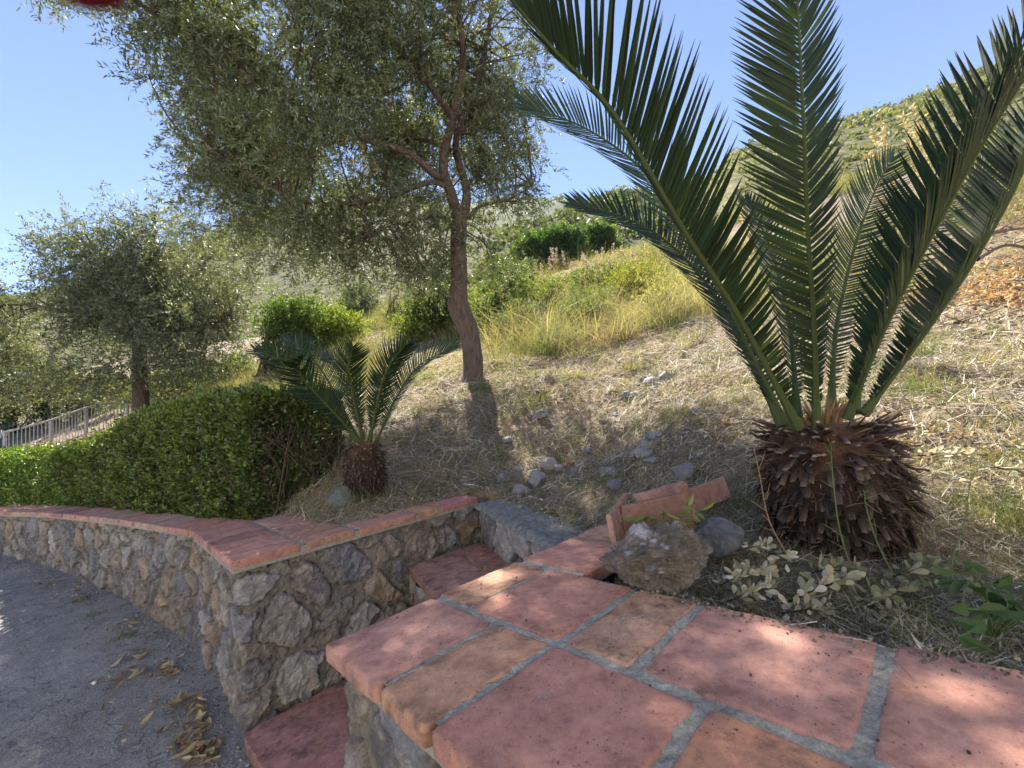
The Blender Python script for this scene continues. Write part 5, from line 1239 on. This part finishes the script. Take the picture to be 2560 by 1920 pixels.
def tufts():
    rg = np.random.default_rng(95)
    def tuft(label, p, n, h, cols, sp, w_=.003, group=None, droop=-.5):
        t = thing('grass_tuft', label, 'grass', p, group); mb = MB(); C = np.array(p) + rg.normal(0, sp, (n, 3)) * (1, 1, 0)
        D = unit(np.c_[rg.normal(0, .35, (n, 2)), np.ones(n)]); blades(mb, C, D, h * rg.uniform(.5, 1.1, n), np.full(n, w_), pick(cols, n, rg, .3), np.c_[rg.normal(0, .35, (n, 2)), rg.uniform(droop, 0, n)], rg, 4)
        o = mb.build('blades', M_GRASS, t); settle(t, o)
        if n >= 500: o['kind'] = 'stuff'
    GRN = [(.13, .19, .05), (.17, .22, .06), (.10, .15, .04)]; STB = [(.22, .22, .10), (.30, .27, .14), (.15, .17, .07)]
    tuft('bright green grass tuft at the foot of the small cycad', hit(790, 1083), 150, .17, GRN, .05, .003, None, -1.0)
    for (x, y, l, h) in [(1462, 905, 'dark stubble tuft beside the pale flat rock', .17), (1360, 800, 'tall cut stubble tuft below the sunlit grass bank', .20), (1340, 720, 'far stubble tuft at the sunny edge of the shade', .2), (2000, 770, 'sunlit yellow green tuft right of the fronds on the open slope', .22), (1990, 850, 'sunlit green tuft just above the cycad trunk', .16),
                         (1165, 870, 'stubble tuft in the shade halfway to the olive trunk', .14), (1240, 820, 'stubble tuft nearest the shaded top of the slope', .16), (2190, 1150, 'shaggy green grass tuft at the right edge', .2)]:
        p = hit(x, y); tuft(l, p, 130, h, STB if y < 1000 and x < 1900 else GRN + STB, .05 * max(1, p[1] / 3), .003 * max(1, p[1] / 2.5))
    p = hit(1240, 820)
    tuft('fresh green grass patch left of the olive trunk in the sun', hit(930, 815), 500, .10, [(.16, .24, .05), (.2, .27, .06)], .22, .005)
    # leafy weed behind the concrete lump
    t = thing('weed', 'leafy green weed with drooping pale leaves behind the concrete lump', 'weed', at(1478, 1172, 1.40)); mb = MB(); b0 = np.array(at(1478, 1172, 1.40))
    for k in range(7):
        e = b0 + (rg.normal(0, .06), rg.normal(0, .03), rg.uniform(.05, .13)); P = smooth_path([b0, (b0 + e) / 2 + (0, 0, .03), e], 8); tube(mb, P, np.linspace(.0022, .001, 8), 4, (.20, .26, .09))
        n = 5; leaves(mb, P[[3, 4, 5, 6, 7]], unit(np.c_[rg.normal(0, 1, (n, 2)), rg.uniform(-.9, .5, n)]), rg.uniform(.035, .06, n), .014, pick([(.18, .26, .07), (.25, .32, .11), (.12, .19, .05)], n, rg), .3, rg)
    n = 90; C = b0 + rg.normal(0, .045, (n, 3)) * (1, .6, 0); blades(mb, C, unit(np.c_[rg.normal(0, .7, (n, 2)), np.ones(n)]), rg.uniform(.05, .12, n), np.full(n, .003), pick(GRN, n, rg), np.c_[rg.normal(0, .5, (n, 2)), rg.uniform(-1, -.2, n)], rg, 4)
    o = mb.build('leaves', M_GRASS, t); settle(t, o)
    # broad leaf weed at the right edge
    b0 = onz(2190, 1385, 1.0); t = thing('weed', 'broad leaved green weed on the coping edge at the lower right', 'weed', b0); mb = MB()
    for k in range(12):
        e = b0 + (rg.normal(0, .07), rg.normal(.04, .05), rg.uniform(.03, .09)); P = smooth_path([b0 + (0, .04, -.02), (b0 + e) / 2 + (0, 0, .02), e], 6); tube(mb, P, np.full(6, .0015), 4, (.15, .22, .07))
        leaves(mb, P[3:], unit(np.c_[rg.normal(0, 1, (3, 2)), rg.uniform(-.3, .5, 3)]), rg.uniform(.04, .065, 3), .022, pick([(.07, .12, .05), (.10, .155, .065)], 3, rg), .3, rg)
    o = mb.build('leaves', M_LEAF, t); settle(t, o)
    # slender weeds in front of the cycad trunk
    for i, (pts, l) in enumerate([([(1850, 1260, 1.13), (1815, 1150, 1.13), (1800, 1040, 1.14), (1795, 968, 1.16)], 'tall slender green weed stem crossing the middle of the cycad trunk'),
                                  ([(1925, 1235, 1.12), (1890, 1160, 1.13), (1870, 1090, 1.14), (1868, 1060, 1.15)], 'shorter thin weed stem right of the tall slender one'),
                                  ([(1700, 1200, 1.14), (1660, 1120, 1.15), (1640, 1020, 1.16), (1625, 955, 1.18)], 'reddish bent weed stem over the left edge of the cycad trunk'),
                                  ([(2050, 1330, 1.0), (2055, 1220, 1.02), (2085, 1120, 1.05), (2095, 1040, 1.08)], 'wiry grey green weed stem right of the cycad trunk'),
                                  ([(1340, 1225, 1.27), (1335, 1160, 1.28), (1345, 1110, 1.3), (1370, 1090, 1.32)], 'bare branching dry stem in front of the loose tiles')]):
        P = smooth_path([at(*p) for p in pts], 14); c = (.17, .21, .09) if i in (0, 1, 3) else (.30, .21, .14)
        t = thing('slender_weed', l, 'weed', P[0]); mb = MB(); tube(mb, P, np.linspace(.0022, .0009, 14), 5, c)
        for k in range(9):
            j = rg.integers(3, 13); e = P[j] + rg.normal(0, .022, 3) + (0, 0, .02); tube(mb, [P[j], (P[j] + e) / 2 + rg.normal(0, .003, 3), e], [.0012, .001, .0005], 4, c)
        o = mb.build('stem', M_GRASS, t); settle(t, o)
tufts()

def sprigs():
    rg = np.random.default_rng(97)
    PALE = [(.46, .43, .32), (.38, .36, .25), (.31, .30, .20), (.52, .49, .40)]
    def sprig(label, pts, n, size, cols):
        P = smooth_path([at(*p) for p in pts], 12); t = thing('withered_sprig', label, 'sprig', P[0]); a, b = MB(), MB(); tube(a, P, np.linspace(.0024, .001, 12), 5, (.22, .16, .10))
        f = rg.uniform(.1, 1, n); C = np.stack([np.interp(f, np.linspace(0, 1, 12), P[:, i]) for i in range(3)], 1); T = unit(P[-1] - P[0])
        D = unit(T * .6 + np.c_[rg.normal(0, .7, (n, 2)), rg.uniform(-.15, .8, n)]); C = C + D * .012
        round_leaves(b, C, D, size * rg.uniform(.5, 1.1, n), size * rg.uniform(.36, .5, n), pick(cols, n, rg, .2), rg)
        x = a.build('stem', M_TWIG, t); y = b.build('leaves', M_DRY, t, True); settle(t, x, y)
    S = [('pale withered leafy sprig right beside the concrete lump', [(1555, 1265, 1.10), (1600, 1245, 1.11), (1650, 1235, 1.13)], 34, .042),
         ('withered sprig lying along the coping below the middle of the cycad trunk', [(1705, 1300, 1.02), (1770, 1270, 1.05), (1840, 1250, 1.08)], 26, .048),
         ('small drooping pale sprig low in front of the cycad trunk', [(1660, 1195, 1.12), (1690, 1200, 1.11), (1700, 1215, 1.1)], 7, .038),
         ('olive pale sprig under the right side of the cycad trunk', [(1850, 1300, 1.02), (1900, 1290, 1.03), (1960, 1265, 1.05)], 22, .046),
         ('grey green withered sprig right of the cycad trunk base', [(1930, 1245, 1.1), (1985, 1230, 1.12), (2040, 1225, 1.13)], 20, .045),
         ('long sprig with large grey green leaves hanging over the coping at the right', [(2060, 1330, .93), (2100, 1370, .90), (2140, 1440, .87)], 12, .055),
         ('cream coloured sprig on the straw behind the right side of the trunk', [(1985, 985, 1.7), (2040, 980, 1.72), (2100, 990, 1.72)], 30, .05),
         ('tan withered sprig at the right edge above the grass tuft', [(2140, 1010, 1.5), (2190, 1015, 1.5), (2230, 1030, 1.48)], 24, .05)]
    S += [('withered sprig on the coping touching the concrete lump', [(1570, 1300, 1.06), (1610, 1285, 1.07), (1660, 1270, 1.09)], 22, .038),
          ('small pale sprig on the coping edge under the left of the cycad trunk', [(1690, 1325, 1.0), (1740, 1318, 1.01), (1790, 1320, 1.0)], 16, .036),
          ('dull olive sprig pressed against the foot of the cycad trunk in the middle', [(1740, 1240, 1.13), (1790, 1232, 1.14), (1850, 1235, 1.14)], 26, .042),
          ('half buried pale sprig on the coping edge below the right side of the trunk', [(1870, 1345, .98), (1930, 1335, .99), (1990, 1330, 1.0)], 22, .040),
          ('dry curled sprig in the grass between the trunk and the broad leaved weed', [(2000, 1290, 1.04), (2060, 1280, 1.05), (2120, 1275, 1.05)], 22, .042),
          ('faded sprig low in the grass left of the cycad trunk behind the dark rock', [(1590, 1190, 1.3), (1630, 1180, 1.3), (1660, 1185, 1.28)], 18, .036)]
    for i, (l, p, n, z) in enumerate(S): sprig(l, p, int(n * 1.8), z * .80, PALE if i not in (3, 4, 5, 10, 12) else [(.27, .28, .17), (.34, .34, .22), (.22, .24, .13)])
    # dead branches on the leaf drift
    for i, (pts, l) in enumerate([([(2100, 520, 5.0), (2160, 500, 5.1), (2240, 490, 5.2)], 'pale dead branch lying highest on the orange leaf drift'), ([(2110, 560, 4.6), (2170, 530, 4.7), (2235, 540, 4.7)], 'grey dead branch lying across the orange leaves'), ([(2030, 700, 3.7), (2100, 720, 3.6), (2200, 690, 3.7)], 'bleached dead branch at the lower edge of the orange leaf drift')]):
        P = smooth_path([at(*p) for p in pts], 14); P[:, 2] = np.maximum(P[:, 2], gz(P[:, 0], P[:, 1]) + .03); mb = MB(); tube(mb, P, np.linspace(.028, .010, 14), 7, (1.6, 1.55, 1.5), .2, i)
        for k in range(8):
            j = rg.integers(2, 13); e = P[j] + rg.normal(0, .16, 3); e[2] = P[j][2] + abs(rg.normal(0, .06)); tube(mb, [P[j], (P[j] + e) / 2, e], [.009, .006, .003], 5, (1.5, 1.4, 1.3))
        o = mb.build('dead_branch', M_TWIG, smooth=True); tag(o, l, 'branch')
    # twig with one yellow leaf on the landing
    P = smooth_path([onz(1003, 1190, .742), onz(1012, 1215, .744), onz(1045, 1228, .742)], 8); t = thing('fallen_twig', 'thin twig with one yellow leaf on the dark landing tile', 'twig', P[0]); a, b = MB(), MB()
    tube(a, P, np.full(8, .0012), 5, (1.6, 1.5, 1.0)); leaves(b, P[-1:], unit(np.array([[.2, -.3, .1]])), .026, .018, (.62, .45, .04), .3, rg); x = a.build('stem', M_TWIG, t); y = b.build('leaf', M_DRY, t); settle(t, x, y)
sprigs()

def fallen_leaves():
    rg = np.random.default_rng(99); protos = []
    for k in range(5):
        mb = MB(); n = 8; c = np.array([(.34, .26, .16), (.42, .34, .22), (.28, .20, .12), (.50, .43, .30), (.24, .17, .11)][k])
        L = .055; W = .024; curl = rg.uniform(.25, .7); V = []
        for i in range(n + 1):
            f = i / n; w_ = W * math.sin(math.pi * min(1, f * .95 + .04)) ** .7; x = (f - .5) * L; z = .006 + L * curl * .22 * (2 * f - 1) ** 2
            for s_ in (-1, -.5, 0, .5, 1): V.append((x, s_ * w_ * .5 * (1 - .25 * curl), z + abs(s_) ** 1.4 * w_ * .6 * curl))
        F = [[i * 5 + j, i * 5 + j + 1, i * 5 + j + 6, i * 5 + j + 5] for i in range(n) for j in range(4)]
        mb.add(V, F, c); o = mb.build('fallen_leaf', M_DRY, smooth=True); protos.append(o)
    lab = 'curled dry brown leaf fallen on the grey asphalt near the rubble wall'
    used = set(); spots = []
    for (x, y, sx, sy, n) in [(425, 1625, 30, 18, 60), (395, 1525, 32, 14, 26), (335, 1458, 34, 9, 20), (300, 1420, 28, 8, 14), (250, 1358, 24, 9, 14), (415, 1580, 26, 14, 26), (330, 1570, 60, 40, 10), (250, 1480, 16, 6, 8), (150, 1272, 36, 9, 16), (455, 1645, 12, 10, 18), (75, 1215, 40, 7, 10), (440, 1545, 12, 20, 18), (370, 1440, 16, 16, 10)]:
        for k in range(n): spots.append((x + rg.normal(0, sx), y + rg.normal(0, sy)))
    for i, (x, y) in enumerate(spots):
        z = .35
        for _ in range(4): p = onz(x, y, z); z = road_z(p[0], p[1])
        if not inside(np.array([np.array((-14.2, 6.7))] + [q - (.02, .05) for q in WALL_LEFT] + [LC + (-.03, -.05), np.array((-1.0, -2)), np.array((-14, -2))]), np.array([p[0]]), np.array([p[1]]))[0]: continue
        k = i % 5
        if k not in used: o = protos[k]; used.add(k)
        else: o = protos[k].copy(); COL.objects.link(o)
        s_ = rg.uniform(.4, 1.15); o.scale = (s_, s_ * rg.uniform(.5, 1.2), s_ * rg.uniform(.7, 1.8)); o.location = (p[0], p[1], road_z(p[0], p[1]) + .004 + rg.random() * .012)
        o.rotation_euler = (rg.normal(0, .35), rg.normal(0, .3), rg.random() * 6.28); tag(o, lab, 'leaf', 'dry leaves on the road')
    # the one leaf on the bottom step, a few on the landing and the coping
    for (x, y, z, l) in [(690, 1612, .339, 'tan leaf lying alone on the dark red bottom step'), (652, 1556, .339, 'small yellowed leaf near the back of the bottom step'), (957, 1187, .741, 'curled pale leaf at the wall side of the landing tile'), (800, 1470, 1.005, 'x')]:
        if l == 'x': continue
        o = protos[int(rg.integers(5))].copy(); COL.objects.link(o); o.location = onz(x, y, z); o.rotation_euler = (.1, .1, rg.random() * 6); o.scale = (.8, .8, .8); tag(o, l, 'leaf', 'leaves on the steps')
    # white pebble on the road
    p = onz(204, 1445, .43); V, F = rock_mesh(3, (.016, .012, .009), 5, 4, .1); mb = MB(); mb.add(V, F, (.55, .53, .48)); o = mb.build('pebble', M_ROCK, smooth=True); o.location = (p[0], p[1], road_z(p[0], p[1]) + .006); tag(o, 'single small white pebble on the asphalt', 'pebble')
    # weeds at the foot of the wall
    for (x, y, l) in [(205, 1328, 'little green weed at the foot of the road wall, farther one'), (262, 1378, 'little green weed at the foot of the road wall, nearer the corner'), (178, 1298, 'little green weed at the foot of the road wall, farthest of the three')]:
        z = .4
        for _ in range(4): p = onz(x, y, z); z = road_z(p[0], p[1])
        t = thing('grass_tuft', l, 'weed', p); mb = MB(); n = 60; C = p + rg.normal(0, .035, (n, 3)) * (1, 1, 0)
        blades(mb, C, unit(np.c_[rg.normal(0, .6, (n, 2)), np.ones(n)]), rg.uniform(.02, .07, n), np.full(n, .004), pick([(.12, .16, .06), (.18, .2, .08)], n, rg), np.c_[rg.normal(0, .4, (n, 2)), rg.uniform(-.5, 0, n)], rg); o = mb.build('blades', M_GRASS, t); settle(t, o)
    # white stone chip set on edge in the road wall, drain pipe end
fallen_leaves()

def grit():
    rg = np.random.default_rng(123); mb = MB()
    def bits(C, size, cols):
        n = len(C); V, F = ico(1); V = V[None] * (size * rg.uniform(.4, 1.3, n))[:, None, None] * rg.uniform(.5, 1.2, (n, 1, 3)) * (1 + rg.normal(0, .18, (n, len(V), 1))) + C[:, None]
        F = (F[None] + (np.arange(n) * V.shape[1])[:, None, None]).reshape(-1, 3); mb.add(V.reshape(-1, 3), F, np.repeat(pick(cols, n, rg, .3), V.shape[1], 0))
    G = [(.22, .215, .21), (.30, .29, .27), (.15, .14, .13), (.36, .33, .28)]
    # along the foot of the road wall
    W = np.array([p for p in WALL_LEFT] + [FL(.0, .5), FL(.0, .0), FL(.0, -.2)]); L = np.concatenate([[0], np.cumsum(np.linalg.norm(np.diff(W, axis=0), axis=1))])
    n = 2600; s = L[-1] * rg.random(n) ** .7; q = np.stack([np.interp(s, L, W[:, i]) for i in range(2)], 1) - np.array((.45, .85)) * np.abs(rg.normal(0, .11, n))[:, None]
    bits(np.c_[q, road_z(q[:, 0], q[:, 1]) + .002], .0055, G)
    q = np.c_[rg.uniform(-4, -.9, 900), rg.uniform(.8, 3.2, 900)]; q = q[(q[:, 1] < 1.75 - .62 * (q[:, 0] + 1.25))]; bits(np.c_[q, road_z(q[:, 0], q[:, 1]) + .001], .004, G)
    # crumbs of soil and mortar on the coping
    u, v = rg.uniform(.02, .64, 420), rg.uniform(.02, 1.5, 420); q = NO + u[:, None] * UD + v[:, None] * VD; keep = rg.random(420) < (u / .64) ** 2 + .25; bits(np.c_[q, near_top(v) + .0015][keep], .0022, [(.10, .085, .07), (.20, .18, .15), (.07, .055, .045)])
    u, v = rg.normal(.63, .02, 380), rg.uniform(.45, 1.5, 380); q = NO + u[:, None] * UD + v[:, None] * VD; bits(np.c_[q, near_top(v) + .001], .004, [(.12, .095, .07), (.20, .17, .13), (.27, .22, .16)])
    tag(mb.build('loose_grit', M_MORTAR), 'grit along the foot of the wall and crumbs on the coping', 'grit', kind='stuff')
    # straw bits and leaf scraps blown onto the coping
    mb2 = MB(); n = 260; u, v = rg.uniform(.40, .68, n), rg.uniform(.45, 1.5, n); q = NO + u[:, None] * UD + v[:, None] * VD; a = rg.random(n) * 6.28
    keep = rg.random(n) < ((u - .35) / .3) ** 2.5
    blades(mb2, np.c_[q, near_top(v) + .004][keep], np.c_[np.cos(a), np.sin(a), .05 + 0 * a][keep], rg.uniform(.02, .07, n)[keep], rg.uniform(.001, .0022, n)[keep], pick(STRAW, n, rg)[keep], rg.normal(0, .12, (n, 3))[keep] * (1, 1, .2), rg, 3, True)
    tag(mb2.build('straw_scraps', M_DRY), 'scraps of straw blown onto the edge of the coping', 'straw', kind='stuff')
grit()

def petal():
    rg = np.random.default_rng(5); d = ray(190, -22); p = EYE + d * .05
    mb = MB(); V, F = ico(3); V = V * (.0052, .002, .0016) + (0, 0, 0); V[:, 2] += np.abs(V[:, 0]) * .25; mb.add(V, F, (.20, .015, .03))  # red shape close to the lens; modelling it as a petal is a guess
    o = mb.build('guessed_petal', M_DRY, smooth=True); o.location = p; o.rotation_euler = (0, .2, .2); tag(o, 'blurred dark red petal poking into the top left corner', 'petal')
petal()

def haze():
    m = bpy.data.materials.new('haze'); m.use_nodes = True; t = m.node_tree; t.nodes.remove(t.nodes['Principled BSDF'])
    v = t.nodes.new('ShaderNodeVolumePrincipled'); v.inputs['Color'].default_value = (.86, .92, 1, 1); v.inputs['Density'].default_value = .00013; v.inputs['Anisotropy'].default_value = 0
    t.links.new(v.outputs[0], t.nodes['Material Output'].inputs['Volume'])
    a, b = (-520, -30, -6.6), (520, 495, 232)
    V = [(x, y, z) for z in (a[2], b[2]) for (x, y) in ((a[0], a[1]), (b[0], a[1]), (b[0], b[1]), (a[0], b[1]))]
    mb = MB(); mb.add(V, [[0, 3, 2, 1], [4, 5, 6, 7], [0, 1, 5, 4], [1, 2, 6, 5], [2, 3, 7, 6], [3, 0, 4, 7]]); o = mb.build('haze', m)
    tag(o, 'thin summer haze between the viewpoint and the hills', 'haze', kind='stuff')
haze()
